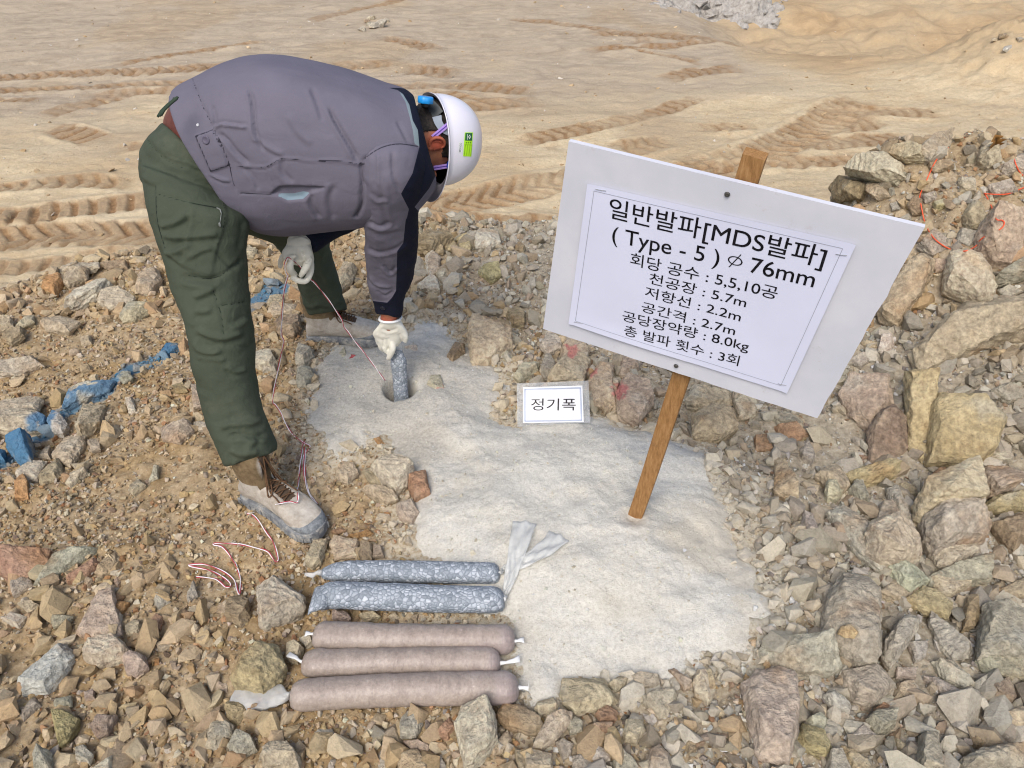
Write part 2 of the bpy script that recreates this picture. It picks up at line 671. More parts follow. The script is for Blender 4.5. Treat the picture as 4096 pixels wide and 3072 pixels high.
ys = [2.3]
while ys[-1] < 14:
    ys.append(ys[-1] * 1.0031)
while ys[-1] < 600:
    ys.append(ys[-1] * 1.06)
ys = np.array(ys)
us = np.concatenate([np.linspace(-6, -1.05, 40)[:-1], np.linspace(-1.05, 1.05, 900), np.linspace(1.05, 6, 40)[1:]])
U, Y = np.meshgrid(us, ys)
X = U * (Y + 0.6)
ny, nx = X.shape
i = np.arange(ny * nx).reshape(ny, nx)
F = np.stack([i[:-1, :-1], i[:-1, 1:], i[1:, 1:], i[1:, :-1]], -1).reshape(-1, 4)
x, y = X.ravel(), Y.ravel()
z = field_base(x, y)
moist = np.zeros(len(x))
near = np.where((y < 13) & (np.abs(U.ravel()) < 1.2))[0]
q = np.stack([x[near], y[near]], -1)
for pts, wid, dep, slant in TRK:
    lo, hi = pts.min(0) - wid, pts.max(0) + wid
    sel = np.where(((q >= lo) & (q <= hi)).all(1))[0]
    if not len(sel):
        continue
    d, s, sh = line_sd(q[sel], pts)
    L = np.linalg.norm(np.diff(pts, axis=0), axis=1).sum()
    a = sh * L
    rag = n2(q[sel, 0], q[sel, 1], 0.16, 3, 61)
    inside = 1 - smooth(d + 0.035 * rag, wid * 0.42, wid * 0.54)
    ends = smooth(a, 0, 0.25) * (1 - smooth(a, L - 0.25, L))
    patch = smooth(n2(q[sel, 0], q[sel, 1], 0.35, 3, 62), -0.75, 0.1)
    ph = (a + slant * d * (1 if slant >= 0 else 1) + 0.010 * rag) / 0.105
    lug = smooth(np.abs((ph % 1.0) - 0.5), 0.12, 0.26)
    amp = inside * ends * (0.58 + 0.42 * patch)
    z[near[sel]] += 0.85 * amp * (-dep * 0.5 + dep * lug * (0.7 + 0.6 * rag)) + 0.012 * np.exp(-((d - wid * 0.56) / 0.03) ** 2) * ends
    moist[near[sel]] = np.maximum(moist[near[sel]], amp * (1.0 - 0.4 * lug))
m = Mat('dirt', 0.95, 0.1)
f1, f2, f3 = m.noise(1.1, 7, 0.68, stretch=(0.55, 1.4, 1), distort=0.9), m.noise(26, 6, 0.75), m.noise(4, 7, 0.72, stretch=(0.75, 1.2, 1), distort=1.2)
c = m.ramp(f1, [(0.28, srgb(170, 154, 132)), (0.48, srgb(198, 182, 152)), (0.68, srgb(212, 197, 168))])
c = m.mix(m.mask(f3, 0.42, 0.66), c, srgb(186, 166, 136))
c = m.mix(0.28, c, m.ramp(f2, [(0.3, srgb(140, 112, 80)), (0.65, srgb(226, 204, 164))]))
far = m.ramp(f3, [(0.3, srgb(148, 133, 115)), (0.6, srgb(182, 167, 146))])
c = m.mix(m.attr('trodden'), c, far)
c = m.mix(m.attr('moist'), c, m.ramp(f2, [(0.3, srgb(122, 94, 66)), (0.7, srgb(164, 134, 100))]))
c = m.mix(m.attr('ochre'), c, m.ramp(f3, [(0.3, srgb(150, 126, 96)), (0.7, srgb(188, 163, 128))]))
c = m.mix(m.mask(m.noise(60, 3, 0.7), 0.66, 0.72), c, srgb(148, 124, 96))
m.color(c).bump(m.math('ADD', m.noise(45, 6, 0.75), m.math('MULTIPLY', m.noise(11, 6, 0.7, stretch=(0.9, 1.1, 1)), 0.8)), 0.75, 0.018)
field = obj('field', np.stack([x, y, z], -1), F, m.m)
attr(field.data, 'moist', moist)
wob = n2(x, y, 1.3, 3, 91)
attr(field.data, 'trodden', np.clip(smooth(y + 0.9 * wob - 0.15 * x, 5.4, 7.2) * (1 - smooth(x + 0.5 * wob, 1.8, 3.2)) * 0.9, 0, 1))
brow = 8.05 - 0.42 * (x - 2.4)
attr(field.data, 'ochre', np.clip(smooth(y + 0.3 * wob, brow - 1.0, brow + 0.3) * smooth(x, 2.0, 3.0) * 0.6 * (1 - 0.75 * smooth(y, brow + 3.0, brow + 4.5)) + 0.35 * smooth(wob, 0.1, 0.6), 0, 1))
meta(field, 'sandy graded dirt with tyre tracks', kind='structure')

# ------------------------------------------------------------------ the broken rock: every block one can tell apart
ZOOMS = {'A': (2800, 2300, 1.7068), 'B': (3100, 1500, 1.8434), 'C': (3200, 500, 1.6585), 'D': (1300, 1300, 1.8436), 'E': (1600, 2500, 1.7015),
         'F': (0, 2200, 1.58), 'G': (0, 1050, 1.7467), 'H': (1050, 850, 2.0743), 'I': (500, 850, 2.5525), 'J': (2100, 500, 1.2764), 'L': (850, 2000, 1.4747), 'M': (1600, 600, 2.37)}
# zoom, tone, thickness share, outline in that zoom's pixels [, what makes it stand out]
ROCKS = """
A g .5 960,10 1130,30 1215,120 1205,330 1170,420 1225,570 1205,625 1090,610 930,480 840,400 850,230 900,100 | tall speckled grey boulder with a small tan chip on top
A n .5 400,520 470,450 740,430 910,470 955,640 900,670 690,675 560,640 420,560 | flat greenish white slab pointed at its left end
A k .4 275,750 380,660 520,640 640,680 665,900 660,1080 600,1280 400,1240 370,1050 340,850 | tall pinkish tan slab standing upright like a door
A g .6 970,670 1200,620 1330,760 1180,880 1060,850 990,740 | pinkish grey block below the speckled boulder
A g .5 1905,560 1910,380 1930,220 2050,200 2212,280 2330,420 2290,560 1990,560 | squared grey rock with a rust band
A n .4 1880,590 2050,525 2212,590 2300,740 1980,680 | layered greenish slab under the rust-banded rock
A g .4 1580,250 1690,350 1850,520 1830,560 1720,580 1640,480 1570,330
A g .6 1240,490 1330,340 1420,280 1490,320 1470,400 1350,570 1300,640 1250,560
A t .5 1560,30 1870,10 1860,70 1740,110 1720,135 1640,130
A y .5 1390,180 1520,85 1600,110 1720,200 1700,290 1560,220
A t .6 1200,130 1330,40 1425,130 1370,175 1290,170
A g .4 1530,700 1590,690 1810,830 1790,855 1650,830
A g .7 1140,980 1200,920 1345,940 1330,1040 1210,1090
A g .7 840,820 900,780 1030,900 1020,935 920,920
A r .5 1190,920 1360,800 1370,850 1230,965 | rust orange sliver leaning on small grey stones
A t .4 1340,740 1450,720 1505,830 1460,885 1360,830
A g .5 1580,590 1720,590 1870,740 1800,770 1680,720
A y .5 660,1120 700,1020 850,1080 900,1190 860,1240 690,1190
A y .5 960,1170 1010,1180 1160,1290 1200,1400 1050,1380
A g .6 880,1220 950,1210 1040,1360 860,1380
A t .6 1310,1110 1460,1190 1440,1230 1350,1180
A g .7 1470,1280 1510,1090 1620,1080 1630,1230 1620,1380 1480,1370
A b .7 1970,780 2090,700 2160,830 2140,860 2010,840
A g .7 1030,1110 1110,1020 1190,1110 1170,1180 1060,1170
A n .7 730,990 820,940 870,1000 830,1080 750,1060
A t .7 640,310 720,270 740,330 710,375 650,340
A p .7 -40,720 0,660 70,670 105,790 60,840 -20,830
A b .7 1790,240 1800,140 1880,140 1910,290 1870,350 1800,360
A p .5 1650,160 1700,150 1755,220 1720,250
A g .7 1420,460 1550,450 1540,560 1470,590
A g .6 1330,640 1470,660 1470,715 1340,700
A b .6 1850,1120 1990,1090 2040,1160 1880,1180
A t .5 2050,960 2200,900 2330,960 2200,1040 2080,1020
A g .6 1780,1260 1980,1180 2200,1200 2212,1330 1800,1340
B t .8 1035,950 1060,880 1200,800 1430,755 1470,800 1500,1020 1450,1020 1200,1010 1090,1060 1050,1030 | big tan wedge boulder topped by a flat face
B g .8 1090,1070 1200,1005 1480,1030 1565,1130 1540,1200 1260,1270 1190,1290 1120,1200 | rounded grey boulder right under the tan wedge
B p .7 655,1200 700,1120 880,1090 990,1160 1055,1290 1050,1350 900,1385 760,1360 690,1290 | pale lumpy boulder with a yellow patch
B p .6 1170,1340 1280,1270 1440,1240 1510,1310 1480,1350 1300,1420 1200,1400
B n .6 840,1430 900,1385 1050,1440 1135,1520 1000,1585 920,1560
B g .4 400,1030 500,980 660,1080 700,1130 650,1200 700,1300 830,1420 760,1430 620,1310 540,1170 | long grey slab dipping down to the right
B y .5 520,740 640,690 870,670 970,700 850,750 680,790 560,780 | bright yellow flat splinter lying across the slope
B y .5 960,0 1180,0 1150,130 1115,250 1125,600 1080,640 980,540 960,350 | narrow upright yellowish column of the ledge
B y .45 1130,230 1190,160 1500,180 1600,230 1690,330 1640,450 1590,590 1480,680 1300,650 1140,640 1125,420 | biggest block, a broad yellow sandstone face
B d .4 690,400 770,290 870,240 960,330 970,540 860,640 700,670 | dark purplish slab beside the upright column
B t .35 480,150 560,0 830,0 860,250 700,420 560,300 | sloping tan sandstone face behind the purplish slab
B b .5 1590,1100 1836,1020 1900,1200 1750,1300 1660,1200
B y .5 1515,990 1620,900 1836,850 1900,920 1836,1000 1640,1010
B t .7 1480,740 1560,680 1720,690 1830,760 1740,850 1580,900 1520,830
B t .6 0,620 60,650 150,800 170,890 80,890 0,860
B t .6 300,740 430,660 500,690 545,820 480,860 400,780
B p .8 370,860 380,800 470,790 500,860 460,910 390,900
B n .7 550,850 580,800 640,795 690,920 690,975 630,940
B k .7 740,1090 770,960 850,950 940,1080 900,1105
B g .7 200,1110 210,1010 270,1030 320,1150 290,1200 240,1190
B g .7 100,1150 130,1090 200,1110 210,1150 160,1165
B p .5 1580,620 1640,560 1740,580 1750,640 1620,660
B g .6 1590,120 1700,70 1836,130 1820,190 1700,210
B n .5 1140,1490 1290,1430 1540,1370 1570,1400 1550,1540 1380,1530 1150,1540
B t .5 1620,1600 1836,1500 1900,1560 1836,1640 1640,1640
B t .5 0,320 130,290 210,340 200,390 20,370
B r .5 0,390 160,390 240,440 130,500 60,470
B y .5 130,480 200,450 240,480 140,500
B r .4 1120,770 1210,700 1400,740 1250,800
B g .5 180,560 240,480 300,600 270,660 200,620
B g .6 830,850 900,820 960,1000 1000,1090 950,1100 880,1000
B t .5 900,810 960,800 1040,850 1030,880 940,870
C p .6 340,290 440,220 560,190 640,240 660,330 560,380 430,360 330,330 | pale rock on the left shoulder of the mound
C t .6 610,140 740,120 830,170 820,240 700,240 600,190
C t .6 800,160 830,115 960,100 980,170 880,210
C b .7 710,530 760,470 810,500 820,600 750,600
C y .6 880,520 960,490 1010,540 900,570
C t .6 1090,600 1130,520 1200,530 1230,620 1190,700 1120,690
C t .6 1180,740 1220,640 1420,640 1486,720 1450,850 1380,920 1280,910 1190,850 | big blocky boulder under the loop of orange wire
C t .5 1000,860 1100,840 1200,870 1260,960 1300,1080 1260,1170 1160,1200 960,1100 960,1000 | flat-faced tan boulder stained yellow in the middle
C t .4 560,1160 720,900 800,860 885,900 870,980 800,1130 650,1330 540,1290 520,1240 | long tan slab half hidden by the sign board edge
C n .5 1290,1030 1486,880 1560,900 1540,1010 1310,1060
C g .5 1310,1100 1390,1060 1480,1110 1350,1170
C t .4 760,1500 980,1280 1200,1210 1486,1150 1600,1200 1560,1330 1300,1440 1000,1560 860,1640 780,1659 | longest slab, a great tan ledge slanting across the slope
C t .5 1300,1390 1486,1270 1560,1300 1520,1430 1330,1450
C p .7 520,1500 540,1400 610,1390 620,1470 560,1530
C t .6 410,1450 440,1430 520,1450 510,1500 450,1500
C g .6 1030,800 1060,700 1190,710 1170,800 1100,830
C g .5 780,810 890,690 1010,800 880,870
C g .6 1340,270 1440,220 1520,240 1520,330 1380,320
C t .5 880,890 990,900 1000,960 900,980
C g .6 320,1560 430,1510 460,1560 400,1610
C b .6 200,420 320,350 420,400 380,480 240,500
C n .5 560,250 700,320 640,400 560,380
C t .6 460,400 540,390 590,470 520,500 450,450
C g .5 600,520 650,510 660,560 610,570
C t .6 1200,160 1310,150 1330,250 1250,270 1190,220
C b .5 860,250 980,240 1010,290 900,310
C t .6 1050,360 1160,360 1150,470 1060,450
C g .5 800,470 900,440 920,500 830,520
C g .5 1250,400 1380,380 1440,440 1300,460
D p .7 340,1050 420,990 580,1000 660,1080 615,1120 600,1170 520,1200 420,1150 | whitish rock at the left edge of the pale dust
D r .8 615,1130 740,1080 775,1240 660,1280 615,1200 | red brown cube-like rock beside the whitish one
D t .6 75,1090 120,1020 220,1030 245,1090 170,1160 100,1140
D t .5 270,1210 340,1190 520,1230 540,1290 460,1310 360,1270
D t .7 525,1330 640,1295 690,1390 640,1450 540,1420
D t .5 275,1080 320,1060 410,1130 420,1180 330,1160
D t .6 1050,80 1080,0 1370,20 1380,130 1280,210 1200,270 1080,280 1060,200 | broad tan boulder at the back edge of the dust
D b .6 890,250 960,130 1030,150 1030,200 940,280
D p .6 1390,380 1440,310 1580,280 1570,330 1440,410
D t .6 1640,400 1800,220 1870,210 1960,260 1900,420 1700,415 | tan rock with a pink paint tip behind the small placard
D k .6 1740,190 1770,110 1880,100 1930,160 1830,215 | reddish stone under the lower left corner of the sign board
D g .6 1580,150 1640,60 1760,120 1740,170 1640,220
D t .5 1940,420 2028,280 2120,300 2140,600 1980,570
D p .7 750,440 780,380 850,380 880,480 810,495 | white stone with a red underside alone on the dust
D p .5 580,170 680,160 740,310 700,320 600,240 | dusty slab sloping beside the hole
D p .6 585,370 620,330 690,330 690,350 620,395
D p .5 1255,190 1300,165 1410,260 1390,300 1330,290
D g .6 1590,330 1640,170 1700,290 1700,370 1620,400
D o .8 360,850 400,835 440,880 400,895
D d .5 690,970 720,985 765,1040 720,1030
E p .7 375,680 420,560 600,530 650,640 665,780 610,850 500,940 440,960 410,850 | large pale ridged rock touching the lowest brown tube
E b .45 650,620 700,540 850,560 970,660 980,730 880,740 720,690 | brown grey slab beside the ridged pale rock
E t .6 910,580 940,530 1040,500 1080,550 1060,610 950,630
E t .6 900,830 990,650 1100,590 1170,600 1160,660 1050,790 970,830
E g .6 1130,680 1190,625 1250,660 1240,720 1160,740
E t .3 1090,470 1110,370 1390,370 1400,440 1480,520 1400,570 1200,600 1110,530 | broad flat tan slab at the front lip of the dust
E p .6 1650,490 1700,460 1880,450 1880,500 1820,620 1770,630 1660,530 | pale wedge with a rust patch on its front
E p .7 1420,400 1500,350 1550,370 1530,420 1470,450
E g .5 1560,350 1620,330 1770,360 1780,420 1720,450 1620,420
E g .6 1820,310 1860,300 1990,420 1940,450
E p .7 1990,400 2020,310 2080,310 2150,460 2100,530 2010,470
E t .7 1520,740 1540,650 1640,650 1670,720 1610,800 1530,780
E r .6 1330,600 1400,540 1480,590 1470,650 1360,660
E r .6 1300,690 1380,660 1450,680 1420,780 1360,750
E g .6 1060,800 1100,780 1180,810 1160,880 1110,920
E t .6 850,960 855,840 1030,890 1040,1000 850,1010
E g .6 1170,900 1220,880 1300,940 1300,1010 1180,1000
E g .6 1300,930 1340,830 1430,860 1430,930 1370,950
E n .5 1450,930 1470,820 1600,930 1640,1010 1460,1000
E g .7 1680,960 1700,850 1760,830 1840,900 1850,1000 1690,1010
E b .6 1930,900 1960,710 2020,780 2010,880 1950,930
E r .7 255,730 340,630 380,700 330,780 270,770
E g .7 0,650 50,590 130,590 160,680 110,760 0,760
E k .6 20,790 130,790 210,830 180,870 60,840
E t .5 610,850 730,720 760,780 700,870 640,890
E y .6 -20,880 110,850 190,940 200,1020 -10,1020
E g .6 200,920 280,890 310,960 230,1020
E b .6 780,840 870,870 850,1000 790,950
F r .5 -100,60 0,30 330,10 310,80 130,170 0,150 | flat red rust slab on the left edge of the photo
F n .4 215,220 330,60 480,0 620,0 600,30 350,170 | long grey green slab pointing to lower left
F p .6 1630,250 1740,180 1930,310 1915,360 1660,480 1640,470 | pale flat trapezoid rock left of the grey gravel tubes
F y .7 1460,810 1530,680 1640,595 1760,620 1810,740 1770,800 1660,890 1480,860 | yellowish domed boulder left of the brown tubes
F t .5 520,630 560,590 730,550 790,600 820,640 780,690 620,725 530,690
F w .4 110,840 200,750 400,600 460,640 470,690 400,800 300,900 150,915 | long whitish grey slab lying aslant in the lower left
F k .3 480,530 620,260 720,240 740,300 720,430 780,540 700,560 | wide pinkish plate above the tan block
F k .6 770,690 830,650 920,680 940,740 860,790 800,780
F b .6 1430,330 1500,290 1570,320 1580,420 1520,480 1430,430 | brown block below the red and white wire end
F p .5 600,150 690,20 740,10 760,60 720,130 640,170
F r .5 420,180 620,60 640,100 520,200 430,210
F p .6 20,450 80,400 170,430 120,490
F g .7 970,350 990,300 1070,290 1080,330 1000,380
F r .7 955,450 990,405 1040,430 1010,500 960,490
F d .6 570,1120 620,1050 740,1050 680,1150 610,1180
F y .5 325,1020 400,1010 500,1070 420,1200 370,1230
F t .6 1285,1260 1330,1110 1430,1070 1480,1120 1470,1190 1370,1270
F g .7 1440,1250 1500,1160 1600,1190 1620,1260 1500,1320
F t .7 1640,1330 1700,1240 1830,1240 1900,1320 1900,1400 1680,1410
F y .6 1420,1010 1440,960 1560,960 1570,1030 1500,1105 1440,1080
F t .7 1815,600 1870,580 1920,620 1880,710 1800,690
F p .7 1890,560 1960,540 1980,590 1930,610
F o .6 690,380 740,330 820,340 740,420 690,430
F n .4 310,410 470,420 430,470 340,490
F t .6 110,340 200,320 260,360 180,400
F o .6 1255,890 1290,840 1320,890 1290,920
F g .6 210,1300 260,1260 330,1290 330,1400 220,1400
F p .6 560,1390 710,1300 710,1410
F g .6 480,1250 540,1240 590,1300 560,1340 480,1320
F n .6 340,960 450,925 455,980 350,1000
F g .5 120,1050 220,930 260,980 150,1080
F g .6 60,200 170,170 210,220 80,290
F t .6 790,480 850,440 900,480 880,550 800,540
F t .6 510,230 550,170 600,190 560,240
F t .6 720,210 740,170 780,190 750,240
F t .6 980,600 1060,580 1110,610 1010,640
F t .6 940,540 1000,510 1010,570 950,590
F p .6 530,900 600,880 600,940 540,950
F t .6 1380,360 1440,340 1430,400 1370,400
F g .6 1180,290 1230,200 1250,290 1190,340
F t .6 1340,820 1440,850 1440,900 1340,880
G t .4 410,65 500,10 690,5 690,30 540,55 430,75 | flat tan slab on the brink above the dirt track
G b .5 690,10 890,0 890,40 760,50
G o .6 290,175 330,110 430,95 440,140 380,210 | orange brown stone at the brink near the tyre tracks
G p .5 450,310 520,200 700,120 780,150 680,240 540,290 | big pale slab tipped up near the brink
G p .4 680,290 700,220 850,200 940,240 930,300 780,320
G t .5 830,370 900,290 1050,290 1050,340 940,400 860,410
G t .6 950,180 980,110 1110,60 1130,120 1050,210 960,200
G t .5 430,140 450,80 620,50 610,110 480,160
G b .5 10,540 50,480 180,470 170,520 80,565
G t .5 100,460 180,390 240,370 240,420 160,450
G t .6 -60,430 0,400 90,400 100,460 0,490
G u .8 50,1290 110,1220 200,1200 230,1290 220,1390 130,1390 | blue sprayed rock with a rust side
G w .6 330,1110 370,1040 430,1070 480,1140 440,1200 340,1160 | bluish white rock at the end of the blue line
G t .4 530,1190 590,1000 740,1000 700,1140 580,1240 | flat tan slab beside the bluish white rock
G p .4 470,960 490,880 620,830 800,830 760,890 560,960 440,1010
G k .35 -80,1000 0,990 240,950 300,960 260,1040 100,1060 -80,1040 | flat pale pink slab on the left edge of the photo
G t .4 -80,1080 0,1060 250,1040 320,1080 300,1150 90,1180 -80,1180
G t .4 365,1350 460,1230 600,1220 590,1270 490,1420
G b .5 270,1480 420,1370 440,1460 400,1520 280,1550
G o .6 110,1570 180,1500 210,1570 200,1650 110,1659
G p .5 110,1480 220,1400 330,1400 260,1520 130,1540
G p .5 430,1530 580,1430 620,1480 490,1570
G u .5 1110,640 1160,570 1240,570 1260,600 1180,640
G n .5 800,830 840,760 900,750 930,810 870,840
G k .5 1125,1180 1200,1140 1330,1120 1350,1180 1260,1260 1140,1240
G t .5 900,1590 960,1510 1020,1560 930,1620
G p .5 1040,1530 1080,1430 1110,1420 1100,1500
G p .5 1350,1120 1470,1120 1460,1170 1360,1180
G k .5 1340,880 1410,880 1440,990 1350,1000
G p .5 880,970 930,950 950,1040 900,1050
G u .6 -50,1330 0,1320 40,1320 30,1380 -50,1390
G t .5 320,1290 350,1280 350,1370 270,1370
G t .5 610,1260 690,1230 700,1300 640,1320
G p .4 -60,760 0,720 250,690 300,720 100,780 -60,800
G t .4 280,430 420,380 560,420 480,480 330,480
G t .5 560,520 640,520 640,570 570,580
G y .5 1200,860 1290,850 1310,900 1230,910
H b .6 110,900 160,860 310,870 320,950 260,1000 120,980
H g .8 270,1200 300,1110 400,1120 430,1200 350,1270 280,1250 | rounded grey cobble below the far boot
H g .8 280,1390 290,1310 400,1290 430,1360 360,1440 290,1430 | rounded grey cobble left of the pale dust
H t .5 40,830 70,790 290,770 280,830 100,860
H t .6 590,560 680,420 780,450 740,590 650,650
H g .7 0,1220 60,1190 120,1240 110,1310 0,1320
H p .6 1290,600 1400,540 1452,560 1470,640 1330,640
H t .6 1380,520 1370,400 1430,330 1480,380 1460,500
H y .5 1290,270 1400,210 1500,190 1500,320 1340,340
H t .6 60,700 160,700 190,770 40,790
H p .6 630,1180 680,1120 700,1190 660,1220
H m .7 690,1240 740,1180 780,1200 740,1250
H t .7 200,1330 230,1290 280,1320 250,1360
H t .7 40,1380 80,1320 140,1360 110,1420
I p .7 1290,1560 1320,1480 1500,1460 1560,1540 1500,1600 1380,1600
I t .6 1210,430 1260,330 1350,410 1310,450
I t .6 1660,790 1720,750 1830,780 1800,880 1720,860
J t .5 820,1410 850,1350 1040,1370 1060,1420 940,1450
J t .6 850,1490 950,1440 1060,1460 1090,1540 1000,1590 860,1570
J k .7 460,1380 510,1310 640,1350 660,1410 580,1500 480,1460 | boulder stained pink by paint left of the wooden stake
J t .6 370,1350 480,1320 460,1440 410,1460
J p .6 1060,1410 1100,1390 1180,1410 1180,1480 1090,1500
J t .6 490,1180 560,1160 580,1240 510,1290 480,1280
J r .5 1170,1600 1240,1590 1270,1659 1180,1659
J g .6 1240,1500 1340,1470 1420,1520 1390,1550 1290,1530
J t .5 180,1150 260,1080 330,1150 290,1230 200,1230
L t .5 540,380 600,240 680,230 640,370 590,400
L t .3 690,260 720,210 860,250 850,330 720,350
L r .5 700,190 760,160 790,180 730,195
L b .7 860,320 880,250 940,260 940,350 880,365
L k .7 945,340 950,270 1000,280 1010,330
L o .4 800,210 930,180 950,200 850,225
L p .5 720,215 755,215 785,265 760,275
L k .7 705,655 790,660 815,700 780,710 710,700 | pinkish stone leaning on the lower gravel tube
L t .7 865,680 960,660 990,690 900,715
L t .7 1040,690 1080,670 1110,700 1070,725
L t .7 1165,710 1190,670 1220,680 1210,725
M b .6 170,850 260,820 480,800 510,850 380,900 300,960 165,950
M y .6 540,850 620,810 690,850 660,960 590,960
M y .5 400,900 520,860 550,940 450,950
M p .6 240,1040 320,955 350,1080 290,1200 250,1150
M p .6 320,1160 370,1125 480,1165 390,1230
M y .6 740,1150 800,1100 940,1110 960,1180 850,1215
M b .6 1070,900 1140,870 1190,930 1170,980
M b .7 1010,1560 1100,1500 1190,1560 1180,1640 1080,1650
M p .5 690,840 800,750 930,780 950,880 830,920 720,920
"""
TONES = {'t': ((192, 177, 152), 'tan'), 'g': ((180, 173, 159), 'grey'), 'r': ((168, 130, 104), 'rust brown'), 'p': ((204, 194, 172), 'pale'), 'b': ((156, 136, 110), 'brown'),
         'n': ((176, 175, 156), 'greenish'), 'y': ((184, 168, 128), 'yellowish'), 'k': ((184, 166, 150), 'pinkish'), 'u': ((124, 138, 140), 'blue-sprayed'), 'd': ((138, 122, 110), 'dark'),
         'o': ((176, 130, 78), 'orange brown'), 'w': ((200, 198, 190), 'whitish'), 'm': ((178, 72, 82), 'red-painted')}

m = Mat('broken_rock', 0.9, 0.18)
oi = m.n('ShaderNodeObjectInfo')
r1, r2, r3 = m.noise(9, 6, 0.65, distort=0.4), m.noise(38, 7, 0.72), m.noise(150, 4, 0.7)
base = oi.outputs['Color']
c = m.mix(m.mask(r1, 0.30, 0.72), m.mix(0.32, base, srgb(120, 104, 84)), m.mix(0.30, base, srgb(206, 192, 164)))
rn = m.n('ShaderNodeTexNoise')
rn.noise_dimensions = '4D'
rn.inputs['Scale'].default_value = 6
rn.inputs['Detail'].default_value = 5
m.link(m.tc.outputs['Object'], rn.inputs['Vector'])
m.link(m.math('MULTIPLY', oi.outputs['Random'], 50.0), rn.inputs['W'])
c = m.mix(m.math('MULTIPLY', m.mask(rn.outputs['Fac'], 0.54, 0.70), 0.5), c, srgb(158, 118, 74))
c = m.mix(m.math('MULTIPLY', m.mask(rn.outputs['Fac'], 0.42, 0.32), 0.45), c, srgb(178, 176, 164))
c = m.mix(0.6, c, m.ramp(r2, [(0.28, (0.22, 0.21, 0.20)), (0.5, (0.5, 0.5, 0.5)), (0.70, (0.74, 0.735, 0.72))]), 'OVERLAY')
r4 = m.noise(75, 5, 0.8)
c = m.mix(0.45, c, m.ramp(r4, [(0.36, (0.26, 0.25, 0.24)), (0.5, (0.5, 0.5, 0.5)), (0.62, (0.72, 0.715, 0.70))]), 'OVERLAY')
c = m.mix(m.mask(r3, 0.63, 0.72), c, srgb(104, 92, 78))
c = m.mix(m.math('MULTIPLY', m.attr('paint'), 0.82), c, srgb(66, 122, 160))
c = m.mix(m.attr('red'), c, srgb(196, 78, 92))
m.color(c).bump(m.math('ADD', m.math('MULTIPLY', r2, 1.0), m.math('MULTIPLY', r4, 0.8)), 1.0, 0.010)
MROCK = m.m


def rock_mesh(pts, up, h, rng, cell):
    """an angular block: outline pts (N,3) lying in the plane across up, with thickness h"""
    c = pts.mean(0)
    rings = []
    n = len(pts)
    size = np.linalg.norm(pts - c, axis=1).mean()
    tilt = rng.normal(0, 0.12, 2)
    ax = np.cross(up, [1.0, 0.2, 0]); ax /= np.linalg.norm(ax)
    ay = np.cross(up, ax)
    for s, dz, j in ((0.78, -0.75, 0.05), (1.0, -0.12, 0.0), (0.97, 0.12, 0.02), (rng.uniform(0.62, 0.85), 0.42, 0.06)):
        q = c + (pts - c) * (s + rng.normal(0, j, (n, 1)))
        e = (q - c) @ np.stack([ax, ay], -1)
        rings.append(q + up * (h * dz * (1 + rng.normal(0, 0.34 if dz > 0.3 else 0.10, (n, 1))) + (e @ tilt)[:, None] * (0.8 if dz > 0.3 else 0.1)))
    bm = bmesh.new()
    for p in np.concatenate(rings):
        bm.verts.new(p)
    r = bmesh.ops.convex_hull(bm, input=bm.verts)
    junk = list({g for g in r['geom_interior'] + r['geom_unused'] if isinstance(g, bmesh.types.BMVert)})
    bmesh.ops.delete(bm, geom=junk, context='VERTS')
    bmesh.ops.dissolve_limit(bm, angle_limit=math.radians(9), verts=bm.verts, edges=bm.edges)
    bmesh.ops.bevel(bm, geom=bm.edges[:], offset=size * 0.010, segments=1, affect='EDGES', clamp_overlap=True)
    bmesh.ops.triangulate(bm, faces=bm.faces)
    for _ in range(6):
        lg = [e for e in bm.edges if e.calc_length() > cell]
        if not lg:
            break
        bmesh.ops.subdivide_edges(bm, edges=lg, cuts=1, use_grid_fill=False)
        bmesh.ops.triangulate(bm, faces=[f for f in bm.faces if len(f.verts) > 3])
    bm.normal_update()
    v = np.array([x.co for x in bm.verts])
    nn = np.array([x.normal for x in bm.verts])
    f = np.array([[q.index for q in p.verts] for p in bm.faces])
    bm.free()
    sd = int(rng.integers(1, 9999))
    a = 0.015 * size * fbm(v / (size * 0.8), 2, sd) + 0.022 * size * (1 - 2.2 * np.abs(fbm(v / (size * 0.42), 3, sd + 5))) + 0.0011 * fbm(v / 0.012, 3, sd + 9)
    # bedding planes: thin steps along one direction
    bd = rng.normal(0, 1, 3); bd /= np.linalg.norm(bd)
    st = (v @ bd) / max(0.012, size * 0.22) + 0.4 * fbm(v / (size * 0.8), 2, sd + 3)
    a += 0.022 * size * (smooth(st % 1.0, 0.35, 0.65) - 0.5)
    return v + nn * a[:, None], f


def normal_at(x, y, e=0.09):
    n = np.array([macro(x - e, y) - macro(x + e, y), macro(x, y - e) - macro(x, y + e), 2 * e])
    return n / np.linalg.norm(n)


